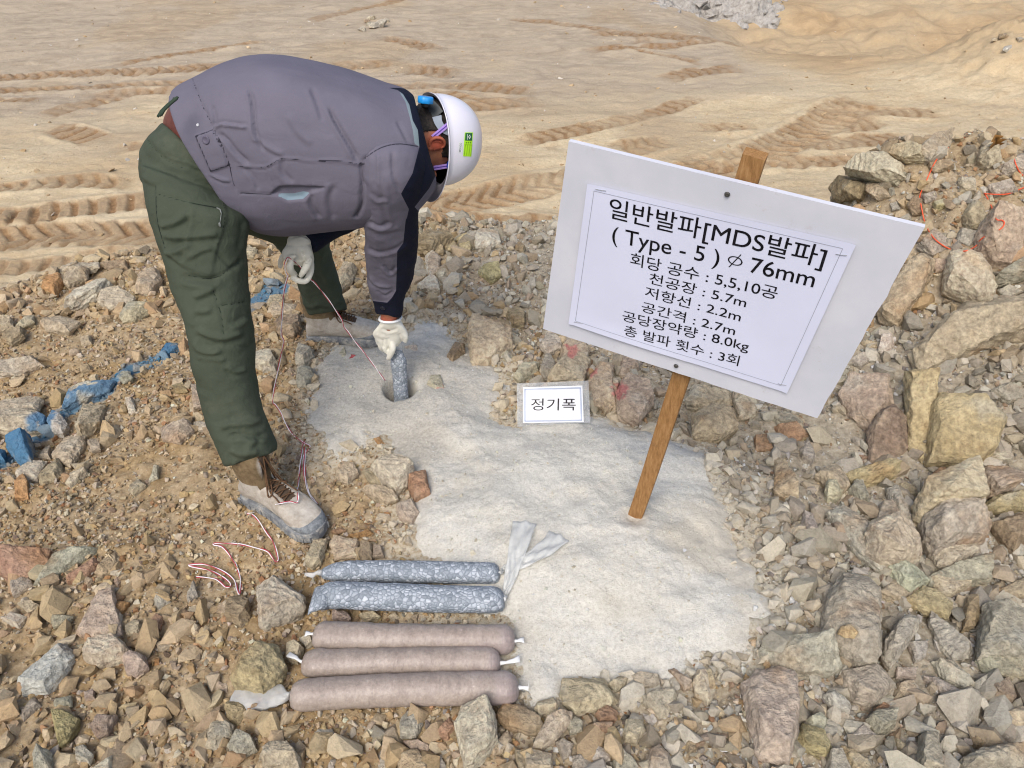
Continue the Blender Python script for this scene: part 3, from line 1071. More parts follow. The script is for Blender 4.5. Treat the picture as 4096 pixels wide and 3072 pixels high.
rock_list = []      # (object, pixel centre, size in px, tone word, phrase)
rock_tris = [[], []]
prng = np.random.default_rng(77)
for line in ROCKS.strip().splitlines():
    spec, _, phrase = line.partition('|')
    w = spec.split()
    zx, zy, zs = ZOOMS[w[0]]
    px = np.array([[float(a) for a in p.split(',')] for p in w[3:]]) / zs + (zx, zy)
    pc = px.mean(0)
    px = pc + (px - pc) * (1.08 if w[0] in 'BC' else 1.03)
    c0 = hit(*pc)
    up = normal_at(c0[0], c0[1])
    if w[0] in 'BC' and up[2] < 0.98:
        up = up + np.array([0, -0.25, 0]); up /= np.linalg.norm(up)
    wpx = np.sqrt(abs(0.5 * np.sum(px[:, 0] * np.roll(px[:, 1], -1) - px[:, 1] * np.roll(px[:, 0], -1))))
    dist = np.linalg.norm(c0 - CAM)
    h = float(w[2]) * wpx / FPX * dist * 1.25
    org = c0 + up * h * 0.42
    pts = []
    for p in px:
        d = ray(*p)
        den = d @ up
        t = ((org - CAM) @ up) / den if abs(den) > 0.12 else dist
        pts.append(CAM + d * t)
    pts = np.array(pts)
    v, f = rock_mesh(pts, up, h, prng, max(0.0065, wpx / FPX * dist / 16))
    col, word = TONES[w[1]]
    o = obj('rock', v, f, MROCK, None, False, at=(c0[0], c0[1], v[:, 2].min()))
    k = prng.normal(0, 2.2, 3) + prng.normal(0, 8)
    o.color = (*srgb(*np.clip(np.array(col) + k, 20, 250)), 1)
    pa = blue_amount(v[:, 0], v[:, 1]) * smooth(fbm(v / 0.03, 3, 4), -0.9, -0.2)
    if w[1] == 'u':
        pa = np.maximum(pa, smooth((v - v.mean(0)) @ np.array([-0.8, -0.3, 0.5]) / (wpx / FPX * dist) + 0.3 * fbm(v / 0.05, 3, 6), -0.12, 0.12))
    attr(o.data, 'paint', pa)
    red = np.zeros(len(v))
    vp = proj(v)
    for (rx, ry, rr) in ((2370, 1485, 26), (2480, 1560, 40), (2290, 1400, 30), (2330, 1650, 0), (1418, 1418, 22), (1405, 1436, 26), (1442, 1255, 26), (1660, 1180, 12), (2100, 1415, 14), (1765, 1560, 22)):
        if rr:
            dd = np.hypot(vp[:, 0] - rx, vp[:, 1] - ry)
            red = np.maximum(red, 0.5 * (1 - smooth(dd + rr * 0.5 * fbm(v / 0.015, 2, 3), rr * 0.5, rr)))
    attr(o.data, 'red', red)
    rock_list.append([o, pc, wpx, word, phrase.strip()])
    rock_tris[1] += [(int(a) + len(rock_tris[0]), int(b) + len(rock_tris[0]), int(cc) + len(rock_tris[0])) for a, b, cc in f]
    rock_tris[0] += [Vector(p) for p in v]
ROCK_BVH = BVHTree.FromPolygons(rock_tris[0], rock_tris[1])

# a chip lying on the speckled boulder
d_ = Vector(ray(3393, 2523)).normalized()
h_ = ROCK_BVH.ray_cast(Vector(CAM), d_)
n_ = np.array(h_[1]) if h_[1] @ d_ < 0 else -np.array(h_[1])
e_ = np.cross(n_, [0.2, 1, 0]); e_ /= np.linalg.norm(e_)
g_ = np.cross(n_, e_)
v, f = rock_mesh(np.array([np.array(h_[0]) + n_ * 0.006 + e_ * a_ + g_ * b_ for a_, b_ in ((-.022, .002), (-.010, .016), (.010, .014), (.024, .004), (.014, -.013), (-.008, -.017))]), n_, 0.016, prng, 0.005)
o = obj('rock', v, f, MROCK, None, False, at=h_[0])
o.color = (*srgb(204, 176, 132), 1)
attr(o.data, 'paint', np.zeros(len(v)))
attr(o.data, 'red', np.zeros(len(v)))
meta(o, 'little tan chip lying on top of the tall speckled grey boulder', 'rock', 'broken rocks round the drill hole')

# labels: the notable ones by their own look, the others by colour, shape and the thing they lie beside
MARKS = [('the toe of the near boot', 1230, 2110), ('the heel of the near boot', 960, 1930), ('the far boot', 1360, 1330), ('the small placard', 2210, 1610), ('the foot of the wooden stake', 2530, 2070),
         ('the left end of the grey gravel tubes', 1270, 2350), ('the left end of the lowest brown tube', 1000, 2780), ('the right ends of the brown tubes', 2090, 2650), ('the lower right corner of the sign board', 3290, 1650),
         ('the right corner of the sign board', 3690, 930), ('the drill hole', 1600, 1570), ('the coil of red and white wire', 880, 2280), ('the orange wire loop', 3850, 950), ('the dry leaf', 3990, 560), ('the near knee', 800, 1250),
         ('the top left of the rubble', 150, 1150), ('the bottom left corner of the photo', 60, 3010), ('the bottom right corner of the photo', 4040, 3010), ('the bottom edge below the brown tubes', 1700, 3040), ('the bent helmet brim', 1750, 950)]
marks = MARKS + [('the ' + r[4], *r[1]) for r in rock_list if r[4]]
marks = [(p.replace('the biggest', 'the biggest').replace('the longest', 'the longest'), x, y) for p, x, y in marks]
used_labels = set()


def where(dx, dy):
    return ('right of' if dx > 0 else 'left of') if abs(dx) > abs(dy) else ('in front of' if dy > 0 else 'behind')


def shape_word(px_w, o):
    d = sorted(o.dimensions)
    if d[2] > 2.1 * d[1]: return 'splinter'
    if d[0] < 0.42 * d[1]: return 'slab'
    if d[2] > 1.5 * d[1]: return 'oblong stone'
    return 'chunk'


def size_word(s):
    return 'small' if s < 75 else ('fist-sized' if s < 125 else 'big')


def rock_label(o, pc, s, word, phrase):
    if phrase:
        lab = phrase
    else:
        sh = shape_word(s, o)
        cand = sorted(marks, key=lambda t: math.hypot(t[1] - pc[0], t[2] - pc[1]))
        lab = None
        for t in cand[:7]:
            short = ' '.join(t[0].split()[:10])
            l = f"{size_word(s)} {word} {sh} {where(pc[0] - t[1], pc[1] - t[2])} {short}"
            if l not in used_labels and len(l.split()) <= 16:
                lab = l
                break
    used_labels.add(lab)
    return lab


for r in rock_list:
    meta(r[0], rock_label(*r), 'rock', 'broken rocks round the drill hole')

# ------------------------------------------------------------------ gravel: countless chips between the rocks, one object
def chip(n, rng, flat):
    p = rng.normal(0, 1, (n, 3))
    p /= (np.abs(p) ** 3.5).sum(1)[:, None] ** (1 / 3.5)
    p[:, 0] += 0.25 * p[:, 1]
    p *= rng.uniform(0.68, 1.0, (n, 1)) * np.array([1.0, rng.uniform(0.55, 0.95), flat])
    bm = bmesh.new()
    for q in p:
        bm.verts.new(q)
    r = bmesh.ops.convex_hull(bm, input=bm.verts)
    bmesh.ops.delete(bm, geom=list({g for g in r['geom_interior'] + r['geom_unused'] if isinstance(g, bmesh.types.BMVert)}), context='VERTS')
    bmesh.ops.triangulate(bm, faces=bm.faces)
    v = np.array([x.co for x in bm.verts])
    bm.verts.index_update()
    f = np.array([[q.index for q in x.verts] for x in bm.faces])
    bm.free()
    return v, f


PAL_MIX = 0.5
GV, GF, GC, GB = [], [], [], []
goff = 0
grng = np.random.default_rng(3)
PAL_L = np.array([(150, 126, 94), (172, 150, 116), (184, 162, 130), (160, 132, 92), (140, 118, 90), (188, 174, 148), (168, 150, 126), (178, 152, 108), (172, 160, 140), (156, 116, 80), (130, 114, 96)], float)
PAL_R = np.array([(148, 138, 120), (168, 158, 138), (182, 172, 152), (140, 124, 100), (124, 114, 100), (196, 188, 168), (162, 146, 118), (150, 146, 132), (176, 150, 108), (134, 116, 92), (158, 118, 76)], float)

PAL_L, PAL_R = PAL_L * 1.05, PAL_R * 1.07
PAL_L = PAL_L * (1 - PAL_MIX * 0.3) + PAL_MIX * 0.3 * PAL_L.mean(1, keepdims=True)
PAL_R = PAL_R * (1 - PAL_MIX) + PAL_MIX * PAL_R.mean(1, keepdims=True)


def scatter(count, lo, hi, power, npts, protos, sink, keep_dust, patchy, stony=False):
    global goff
    pr = [chip(npts + int(grng.integers(0, 3)), grng, grng.uniform(0.48, 0.95)) for _ in range(protos)]
    y = grng.uniform(0.62, 3.75, count)
    x = grng.uniform(-1, 1, count) * (0.60 + 0.83 * y)
    s = lo * (hi / lo) ** (grng.uniform(0, 1, count) ** power)
    sdv = dust_sd(x, y)
    keep = (sdv < 0.0) | (grng.uniform(0, 1, count) < keep_dust)
    dens = n2(x, y, 0.34, 3, 66)
    keep &= grng.uniform(0, 1, count) < np.clip(0.68 + patchy * dens, 0.06, 1)
    if stony:                                       # the bigger pieces: mostly on the right and along the brink
        keep &= (sdv < -0.05) & (grng.uniform(0, 1, count) < 0.28 + 0.60 * np.maximum(smooth(x, 0.45, 0.95), 0.6 * smooth(y, 2.35, 2.8)))
    e = np.interp(x, EDGE[:, 0], EDGE[:, 1])
    keep &= grng.uniform(0, 1, count) < 1 - 0.93 * smooth(y, e - 0.02, e + 0.35)
    keep &= (zone(x, y) > 0.5) | (s < 0.012) | (grng.uniform(0, 1, count) < np.clip(0.45 + 0.6 * n2(x, y, 0.5, 2, 68), 0.12, 1)) | (y > 2.5)
    pq = proj(np.stack([x, y, macro(x, y)], -1))     # keep stones off the cartridges, their film and the coil of wire
    for x0, y0, x1, y1 in ((890, 2240, 2150, 2860), (740, 2060, 1130, 2400)):
        keep &= ~((pq[:, 0] > x0) & (pq[:, 0] < x1) & (pq[:, 1] > y0) & (pq[:, 1] < y1) & (s > 0.011))
    x, y, s, sdv = x[keep], y[keep], s[keep], sdv[keep]
    z = ground_z(x, y)
    ins = sdv > 0
    z[ins] = dust_z(x[ins], y[ins], sdv[ins])
    s = np.where(ins, np.minimum(s, 0.010), s)
    z = z + s * (1 - sink) * 0.5
    zo = zone(x, y)
    pick = grng.integers(0, len(PAL_L), len(x))
    right = grng.uniform(0, 1, len(x)) < zo
    col = np.where(right[:, None], PAL_R[pick], PAL_L[pick]) + grng.normal(0, 10, (len(x), 1)) + grng.normal(0, 1.5, (len(x), 3))
    big = (0.55 * smooth(s, 0.012, 0.022))[:, None]
    col = col * (1 - big) + big * np.where(right[:, None], np.array([166, 156, 136.0]), np.array([176, 156, 124.0]))
    pale = (grng.uniform(0, 1, len(x)) < 0.85 * smooth(sdv, -0.13, 0.0))[:, None] * 0.7
    col = col * (1 - pale) + pale * np.array([198, 190, 172])
    col = np.where(ins[:, None], np.array([206, 198, 180]) + grng.normal(0, 14, (len(x), 1)), col)
    col = np.clip(col, 66, 200) / 255
    lin = np.where(col <= 0.04045, col / 12.92, ((col + 0.055) / 1.055) ** 2.4)
    bl = blue_amount(x, y) * grng.uniform(0.55, 1.0, len(x))
    idx = grng.integers(0, protos, len(x))
    for k in range(protos):
        sel = np.where(idx == k)[0]
        if not len(sel):
            continue
        v, f = pr[k]
        m_ = len(sel)
        a = grng.uniform(0, 2 * math.pi, m_)
        tx, ty = grng.normal(0, 0.45, m_), grng.normal(0, 0.45, m_)
        ca, sa = np.cos(a), np.sin(a)
        R = np.zeros((m_, 3, 3))
        R[:, 0, 0], R[:, 0, 1], R[:, 1, 0], R[:, 1, 1], R[:, 2, 2] = ca, -sa, sa, ca, 1
        T = np.zeros((m_, 3, 3))
        T[:, 0, 0], T[:, 0, 2], T[:, 2, 0], T[:, 2, 2], T[:, 1, 1] = np.cos(tx), np.sin(tx), -np.sin(tx), np.cos(tx), 1
        U_ = np.zeros((m_, 3, 3))
        U_[:, 1, 1], U_[:, 1, 2], U_[:, 2, 1], U_[:, 2, 2], U_[:, 0, 0] = np.cos(ty), -np.sin(ty), np.sin(ty), np.cos(ty), 1
        M = R @ T @ U_
        w = np.einsum('mij,nj->mni', M, v) * s[sel][:, None, None] + np.stack([x[sel], y[sel], z[sel]], -1)[:, None]
        GV.append(w.reshape(-1, 3))
        GF.append((f[None] + (np.arange(m_) * len(v))[:, None, None] + goff).reshape(-1, 3))
        GC.append(np.repeat(lin[sel], len(v), 0))
        GB.append(np.repeat(bl[sel], len(v)))
        goff += m_ * len(v)


scatter(6200, 0.024, 0.056, 1.6, 16, 40, 0.45, 0.0, 0.7, True)
scatter(22500, 0.010, 0.034, 1.9, 13, 40, 0.35, 0.0, 0.6)
scatter(56000, 0.0045, 0.011, 1.3, 9, 24, 0.2, 0.012, 0.6)
scatter(90000, 0.0022, 0.0050, 1.2, 8, 10, 0.2, 0.13, 0.5)
def clods(count):
    """small clods and stones lying about on the dirt field"""
    global goff
    pr = [chip(9, grng, 0.6) for _ in range(8)]
    d = 3.0 * (11.0 / 3.0) ** grng.uniform(0, 1, count)
    x, y = grng.uniform(-0.85, 0.85, count) * (d + 0.6), d
    e = np.interp(x, EDGE[:, 0], EDGE[:, 1])
    k = y > e + 0.3
    x, y = x[k], y[k]
    z = field_base(x, y)
    s = 0.006 * (0.035 / 0.006) ** (grng.uniform(0, 1, len(x)) ** 3)
    for i in range(len(x)):
        v, f = pr[i % 8]
        a = grng.uniform(0, 6.28)
        R = np.array([[math.cos(a), -math.sin(a), 0], [math.sin(a), math.cos(a), 0], [0, 0, 1]])
        GV.append(v @ R.T * s[i] + (x[i], y[i], z[i] + s[i] * 0.1))
        GF.append(f + goff)
        goff += len(v)
        col = np.clip((np.array([178, 156, 124]) if grng.uniform() < 0.8 else np.array([186, 178, 166])) + grng.normal(0, 12), 40, 240) / 255
        GC.append(np.repeat((((col + 0.055) / 1.055) ** 2.4)[None], len(v), 0))
        GB.append(np.zeros(len(v)))


clods(2600)
m = Mat('gravel', 0.92, 0.15)
gn = m.math('ADD', m.math('MULTIPLY', m.noise(120, 5, 0.7), 0.55), m.math('MULTIPLY', m.noise(42, 6, 0.75, distort=0.5), 0.45))
c = m.mix(0.75, m.attr('tint', 'Color'), m.ramp(gn, [(0.3, (0.25, 0.24, 0.22)), (0.5, (0.5, 0.5, 0.5)), (0.7, (0.66, 0.655, 0.64))]), 'OVERLAY')
c = m.mix(m.attr('blue'), c, srgb(74, 122, 150))
m.color(c).bump(m.math('ADD', m.noise(60, 6, 0.75), m.math('MULTIPLY', m.noise(260, 4, 0.7), 0.3)), 0.9, 0.007)
gravel = obj('gravel', np.concatenate(GV), np.concatenate(GF), m.m, None, False)
attr_col(gravel.data, 'tint', np.concatenate(GC))
attr(gravel.data, 'blue', np.concatenate(GB))
meta(gravel, 'loose angular gravel and grit strewn between the broken rocks', kind='stuff')

# ------------------------------------------------------------------ the big sign on its stake
def unit(v):
    v = np.asarray(v, float)
    return v / np.linalg.norm(v)


def text_mesh(body, size_y, A, ex, ey, en, width, lift, bold=0.0):
    """lettering laid on a plane: lower left corner A, x axis ex, y axis ey, normal en"""
    cu = bpy.data.curves.new('t', 'FONT')
    cu.body = body
    cu.size = 1.0
    o = bpy.data.objects.new('t', cu)
    COL.objects.link(o)
    bpy.context.view_layer.update()
    me = bpy.data.meshes.new_from_object(o.evaluated_get(bpy.context.evaluated_depsgraph_get()))
    v = get_np(me)
    f = [tuple(t.vertices) for t in me.loop_triangles]
    bpy.data.objects.remove(o)
    bpy.data.curves.remove(cu)
    bpy.data.meshes.remove(me)
    lo, hi = v[:, :2].min(0), v[:, :2].max(0)
    sx = width / (hi[0] - lo[0])
    sy = size_y
    vs, fs = [], []
    for k, (dx, dy) in enumerate(((0, 0), (bold, 0), (0, bold), (bold, bold)) if bold else ((0, 0),)):
        vs.append(np.asarray(A) + ((v[:, :1] - lo[0]) * sx + dx * sy) * ex + (v[:, 1:2] + dy) * sy * ey + (lift + 0.00004 * k) * en)
        fs += [tuple(i + len(v) * k for i in q) for q in f]
    return np.concatenate(vs), fs


STAKE_XY = hit(2532, 2084, dust_z)[:2]
SB = np.array([STAKE_XY[0], STAKE_XY[1], float(dust_z(np.array([STAKE_XY[0]]), np.array([STAKE_XY[1]]))[0])])
d_dn = ray(1770, 4385)
s_up = -unit(d_dn)                                     # the stake leans towards us and to the right
s_ex = -unit(ray(-7171, -1689))                        # along the board, to the right
s_ex = unit(s_ex - s_up * (s_ex @ s_up))
s_n = unit(np.cross(s_ex, s_up))                       # out of the board's face
if s_n @ (CAM - SB) < 0:
    s_n = -s_n


def on_board(px, py, off=0.0):
    d = ray(px, py)
    t = ((SB + s_n * (0.012 + off) - CAM) @ s_n) / (d @ s_n)
    q = CAM + d * t - SB
    return np.array([q @ s_ex, q @ s_up])


def bp(u, w, off):
    return SB + s_ex * u + s_up * w + s_n * (0.012 + off)


sign = empty('blast_sign', SB, 'white foam board sign with black Korean blasting data, leaning on a wooden stake', 'sign')
m = Mat('foam_board', 0.6, 0.25)
c = m.mix(m.mask(m.noise(4, 5), 0.35, 0.7), srgb(192, 194, 204), srgb(204, 205, 213))
c = m.mix(m.math('MULTIPLY', m.mask(m.noise(22, 6, 0.75), 0.60, 0.74), 0.45), c, srgb(168, 160, 150))
m.color(c).bump(m.noise(300, 3), 0.08, 0.001)
MBOARD = m.m
corners = [on_board(*p) for p in ((2275, 565), (3700, 905), (3270, 1668), (2172, 1315))]
edge = []
for k in range(4):
    a, b = corners[k], corners[(k + 1) % 4]
    for t in np.linspace(0, 1, 24)[:-1]:
        q = a + (b - a) * t
        if k in (1, 2) and 0 < t:
            nrm = np.array([(b - a)[1], -(b - a)[0]]) / np.linalg.norm(b - a)
            q = q + nrm * (0.0010 if k == 1 else 0.0007) * random.uniform(-1, 1) - (nrm * 0.0012 * math.exp(-((t - 0.30) / 0.05) ** 2) if k == 1 else 0)
        edge.append(q)
bow = lambda q: 0.004 * math.sin(3 * q[0] + 1)
fr = [bp(*q, bow(q)) for q in edge]
bk = [bp(*q, bow(q) - 0.010) for q in edge]
mb = MB()
n = len(edge)
mb.add(fr + bk, [tuple(range(n - 1, -1, -1)), tuple(range(n, 2 * n))] + [(i, (i + 1) % n, n + (i + 1) % n, n + i) for i in range(n)])
board = mb.build('board', MBOARD, sign, False)

m = Mat('raw_wood', 0.75, 0.2)
wn = m.noise(14, 6, 0.7, stretch=(14, 14, 1))
c = m.ramp(wn, [(0.25, srgb(112, 78, 46)), (0.5, srgb(150, 112, 70)), (0.75, srgb(176, 138, 94))])
c = m.mix(m.mask(m.noise(16, 4), 0.6, 0.75), c, srgb(124, 92, 62))
m.color(c).bump(wn, 0.4, 0.003)
MWOOD = m.m
top = on_board(2955, 640)[1]
mb = MB()
rings = []
hw, hd = 0.0195, 0.0125
for w in np.linspace(-0.09, top, 14):
    s = 0.45 + 0.55 * min(1, (w + 0.09) / 0.06)
    wig = 0.001 * math.sin(9 * w)
    q = [(-hw, -hd), (-hw * 0.9, -hd * 1.1), (hw * 0.9, -hd * 1.1), (hw, -hd), (hw, hd), (hw * 0.9, hd * 1.1), (-hw * 0.9, hd * 1.1), (-hw, hd)]
    rings.append([SB + s_up * w + s_ex * (x * s + wig) + s_n * (y * s - hd - 0.012) for x, y in q])
mb.loft(rings)
stake = mb.build('stake', MWOOD, sign, False)
mb = MB()
for px, py in ((2912, 772), (2707, 1458)):
    u = on_board(px, py)
    t = np.arange(14) * 2 * math.pi / 14
    r0 = [bp(u[0] + 0.0052 * math.cos(a), u[1] + 0.0052 * math.sin(a), 0.0052) for a in t]
    r1 = [bp(u[0] + 0.0036 * math.cos(a), u[1] + 0.0036 * math.sin(a), 0.0078) for a in t]
    r2 = [bp(u[0] + 0.0016 * math.cos(a), u[1] + 0.0016 * math.sin(a), 0.0066) for a in t]
    sc = MB().loft([r0, r1, r2])
    sc.build('screw', plain('screw_steel', srgb(70, 68, 66), 0.4, 0.5), sign)

MPAPER = plain('paper', srgb(204, 208, 228), 0.55, 0.3, 0.03, 6)
pc = [on_board(*p) for p in ((2356, 727), (3428, 966), (3152, 1560), (2280, 1287))]
NU, NV = 40, 28
V, F = [], []
for j in range(NV + 1):
    for i in range(NU + 1):
        s, t = i / NU, j / NV
        q = (pc[0] * (1 - s) + pc[1] * s) * (1 - t) + (pc[3] * (1 - s) + pc[2] * s) * t
        ed = min(s, 1 - s)
        lift = 0.0055 + 0.0022 * math.sin(2.2 * s * math.pi) * math.sin(math.pi * t) + 0.006 * max(0, t - 0.9) * 10 * max(0, math.sin(math.pi * s * 1.5 + 0.2)) * 0.5 + (0.002 if ed < 0.02 else 0)
        V.append(bp(q[0], q[1], bow(q) + lift))
for j in range(NV):
    for i in range(NU):
        a = j * (NU + 1) + i
        F.append((a, a + NU + 1, a + NU + 2, a + 1))
paper = obj('paper', V, F, MPAPER, sign)
PBVH = BVHTree.FromPolygons([Vector(v) for v in V], F)
MINK = plain('black_ink', srgb(26, 25, 30), 0.5, 0.2, 0.02)
zj = lambda x, y: (2100 + x / 1.2764, 500 + y / 1.2764)
LINES = [('일반발파[MDS발파]', (430, 463), (1522, 716), (436, 362), 0.007), ('( Type - 5 )    76mm', (447, 588), (1472, 822), (524, 503), 0.006), ('회당 공수 : 5,5,10공', (540, 703), (1284, 884), (545, 640), 0.006),
         ('천공장 : 5.7m', (636, 798), (1126, 928), (640, 742), 0.006), ('저항선 : 2.2m', (614, 866), (1098, 1000), (620, 812), 0.006), ('공간격 : 2.7m', (597, 942), (1070, 1070), (602, 890), 0.006),
         ('공당장약량 : 8.0kg', (500, 990), (1140, 1150), (508, 938), 0.006), ('총 발파 횟수 : 3회', (508, 1062), (1090, 1222), (514, 1012), 0.006)]


def press2(q, off):
    p = bp(q[0], q[1], 0.006)
    h = PBVH.ray_cast(Vector(p + s_n * 0.05), Vector(-s_n))
    return (np.array(h[0]) if h[0] is not None else p) + s_n * off


tv, tf = [], []
for body, a, b, tpx, bold in LINES:
    ua, ub, ut = on_board(*zj(*a), 0.006), on_board(*zj(*b), 0.006), on_board(*zj(*tpx), 0.006)
    ang = math.atan2(ub[1] - ua[1], ub[0] - ua[0])
    exx = s_ex * math.cos(ang) + s_up * math.sin(ang)
    eyy = -s_ex * math.sin(ang) + s_up * math.cos(ang)
    width = np.linalg.norm(ub - ua)
    hgt = float((ut - ua) @ np.array([-math.sin(ang), math.cos(ang)]))
    v, f = text_mesh(body, hgt / (0.88 if body[0] != '(' else 0.93), bp(ua[0], ua[1], 0.006), exx, eyy, s_n, width, 0.0, bold)
    # press the ink on the paper
    for p in v:
        h = PBVH.ray_cast(Vector(p + s_n * 0.05), Vector(-s_n))
        if h[0] is not None:
            p[:] = np.array(h[0]) + s_n * 0.0007
    tf += [tuple(i + len(tv) for i in q) for q in f]
    tv += list(v)
cph = on_board(*zj(1075, 690), 0.006)
for k in range(28):                                    # the slashed ring of the diameter sign
    a0, a1 = k * 2 * math.pi / 28, (k + 1) * 2 * math.pi / 28
    b = len(tv)
    for a in (a0, a1):
        for r in (1.0, 0.80):
            tv.append(press2((cph[0] + 0.0135 * r * math.cos(a), cph[1] + 0.0095 * r * math.sin(a)), 0.0009))
    tf.append((b, b + 2, b + 3, b + 1))
b = len(tv)
for x, y in ((-0.008, -0.017), (-0.006, -0.017), (0.007, 0.017), (0.005, 0.017)):
    tv.append(press2((cph[0] + x, cph[1] + y), 0.0011))
tf.append((b, b + 1, b + 2, b + 3))
obj('lettering', tv, tf, MINK, paper, False)
MRULE = plain('grey_rule', srgb(150, 152, 166), 0.5, 0.2, 0.02)
mb = MB()
inset = [(0.03, 0.035), (0.965, 0.035), (0.965, 0.96), (0.03, 0.96)]
pq = lambda s, t: (pc[0] * (1 - s) + pc[1] * s) * (1 - t) + (pc[3] * (1 - s) + pc[2] * s) * t


def press(q, off):
    p = bp(q[0], q[1], 0.006)
    h = PBVH.ray_cast(Vector(p + s_n * 0.05), Vector(-s_n))
    return (np.array(h[0]) if h[0] is not None else p) + s_n * off


for k in range(4):
    a, b = inset[k], inset[(k + 1) % 4]
    row = [pq(a[0] + (b[0] - a[0]) * t, a[1] + (b[1] - a[1]) * t) for t in np.linspace(0, 1, 24)]
    dd = unit(row[-1] - row[0]); nn = np.array([-dd[1], dd[0]]) * 0.00045
    v = [press(q + nn, 0.0006) for q in row] + [press(q - nn, 0.0006) for q in row]
    mb.add(v, [(i, i + 1, 24 + i + 1, 24 + i) for i in range(23)])
mb.build('border_line', MRULE, paper, False)
MSTAPLE = plain('staple_steel', srgb(150, 152, 158), 0.35, 0.6)
for a, b in (((368, 318), (420, 326)), ((1592, 642), (1648, 648)), ((1298, 1304), (1340, 1310)), ((258, 994), (300, 1000))):
    p, q = press(on_board(*zj(*a)), 0.001), press(on_board(*zj(*b)), 0.001)
    MB().tube([p - s_n * 0.002, p, p * 0.5 + q * 0.5 + s_n * 0.0003, q, q - s_n * 0.002], 0.0006, 5).build('staple', MSTAPLE, sign)

# ------------------------------------------------------------------ the small laminated placard leaning on the rocks
pl = [(2067, 1533), (2354, 1523), (2361, 1690), (2070, 1708)]
b0 = hit(2214, 1702); b0[2] += 0.012
lean = unit([0.02, 0.42, 0.9])
exx = unit([1.0, -0.06, 0.03]); exx = unit(exx - lean * (exx @ lean))
nn = unit(np.cross(exx, lean)); nn = nn if nn @ (CAM - b0) > 0 else -nn


def on_card(px, py, off=0.0):
    d = ray(px, py)
    return CAM + d * (((b0 + nn * off - CAM) @ nn) / (d @ nn))


card = empty('placard', b0, 'small laminated white card lettered 정기폭, standing at the back edge of the drill dust', 'placard')
ml = Mat('laminate', 0.15, 0.5)
ml.color(srgb(226, 228, 230))
ml.b.inputs['Transmission Weight'].default_value = 0.75
ml.b.inputs['IOR'].default_value = 1.06
ml.b.inputs['Roughness'].default_value = 0.25
c4 = [on_card(*p) for p in pl]


def sheet(c4, t, off, mat, name, parent, nu=12, nv=8, wave=0.0):
    v, f = [], []
    for j in range(nv + 1):
        for i in range(nu + 1):
            s, q = i / nu, j / nv
            p = (c4[0] * (1 - s) + c4[1] * s) * (1 - q) + (c4[3] * (1 - s) + c4[2] * s) * q
            v.append(p + nn * (off + wave * math.sin(5 * s + 2 * q)))
    m_ = len(v)
    v += [p - nn * t for p in v]
    for j in range(nv):
        for i in range(nu):
            a = j * (nu + 1) + i
            f += [(a, a + nu + 1, a + nu + 2, a + 1), (m_ + a, m_ + a + 1, m_ + a + nu + 2, m_ + a + nu + 1)]
    W = nu + 1
    rim = [i for i in range(W)] + [W * j + nu for j in range(1, nv + 1)] + [W * nv + i for i in range(nu - 1, -1, -1)] + [W * j for j in range(nv - 1, 0, -1)]
    f += [(rim[k], rim[(k + 1) % len(rim)], m_ + rim[(k + 1) % len(rim)], m_ + rim[k]) for k in range(len(rim))]
    return obj(name, v, f, mat, parent, False)


sheet(c4, 0.0004, 0.0, ml.m, 'laminate_pouch', card, wave=0.0012)
z7 = lambda x, y: (1300 + x / 1.8436, 1300 + y / 1.8436)
k4 = [on_card(*z7(*p)) for p in ((1460, 458), (1898, 446), (1908, 715), (1460, 722))]
MCARD = plain('white_card', srgb(222, 224, 228), 0.4, 0.4, 0.02)
paper2 = sheet(k4, 0.0006, 0.0022, MCARD, 'card', card, wave=0.0012)
k5 = [k4[0] * (1 - s) * (1 - t) + k4[1] * s * (1 - t) + k4[3] * (1 - s) * t + k4[2] * s * t for s, t in ((0.03, 0.05), (0.97, 0.05), (0.97, 0.95), (0.03, 0.95))]
mb = MB()
for k in range(4):
    a, b = k5[k], k5[(k + 1) % 4]
    for off, w in ((0.0, 0.0007), (0.0026, 0.0004)):
        dd = unit(b - a); sd = np.cross(dd, nn); sd = sd if sd @ (k5[0] + k5[2] - a - b) > 0 else -sd
        lo, hi = a + nn * 0.0042 + sd * off, b + nn * 0.0042 + sd * off
        mb.add([lo + sd * w, hi + sd * w, hi - sd * w, lo - sd * w], [(0, 1, 2, 3)])
mb.build('border_line', plain('blue_rule', srgb(120, 140, 178), 0.5), paper2, False)
A, B = on_card(*z7(1518, 622), 0.003), on_card(*z7(1848, 622), 0.003)
H = np.linalg.norm(on_card(*z7(1518, 540), 0.003) - A)
v, f = text_mesh('정기폭', H / 0.84, A + nn * 0.0012, unit(B - A), lean, nn, np.linalg.norm(B - A), 0.0, 0.002)
obj('lettering', v, f, plain('grey_ink', srgb(48, 44, 48), 0.5, 0.2, 0.02), paper2, False)

# ------------------------------------------------------------------ the cartridges laid out in front
zl = lambda x, y: (850 + x / 1.4747, 2000 + y / 1.4747)


def axis_pts(a, b, rad):
    """centre line of a tube lying on the ground between two pixels of its middle"""
    p, q = hit(*a, macro, rad * 1.0), hit(*b, macro, rad * 1.0)
    return p, q


def film():
    m = Mat('clear_film', 0.35, 0.5)
    m.color(m.ramp(m.noise(30, 4), [(0.3, srgb(206, 208, 206)), (0.7, srgb(228, 229, 226))]))
    m.b.inputs['Alpha'].default_value = 0.5
    m.bump(m.noise(50, 4, 0.6), 0.5, 0.01)
    return m.m


MFILM = film()
MKNOT = plain('white_film', srgb(216, 217, 216), 0.45, 0.4, 0.05)


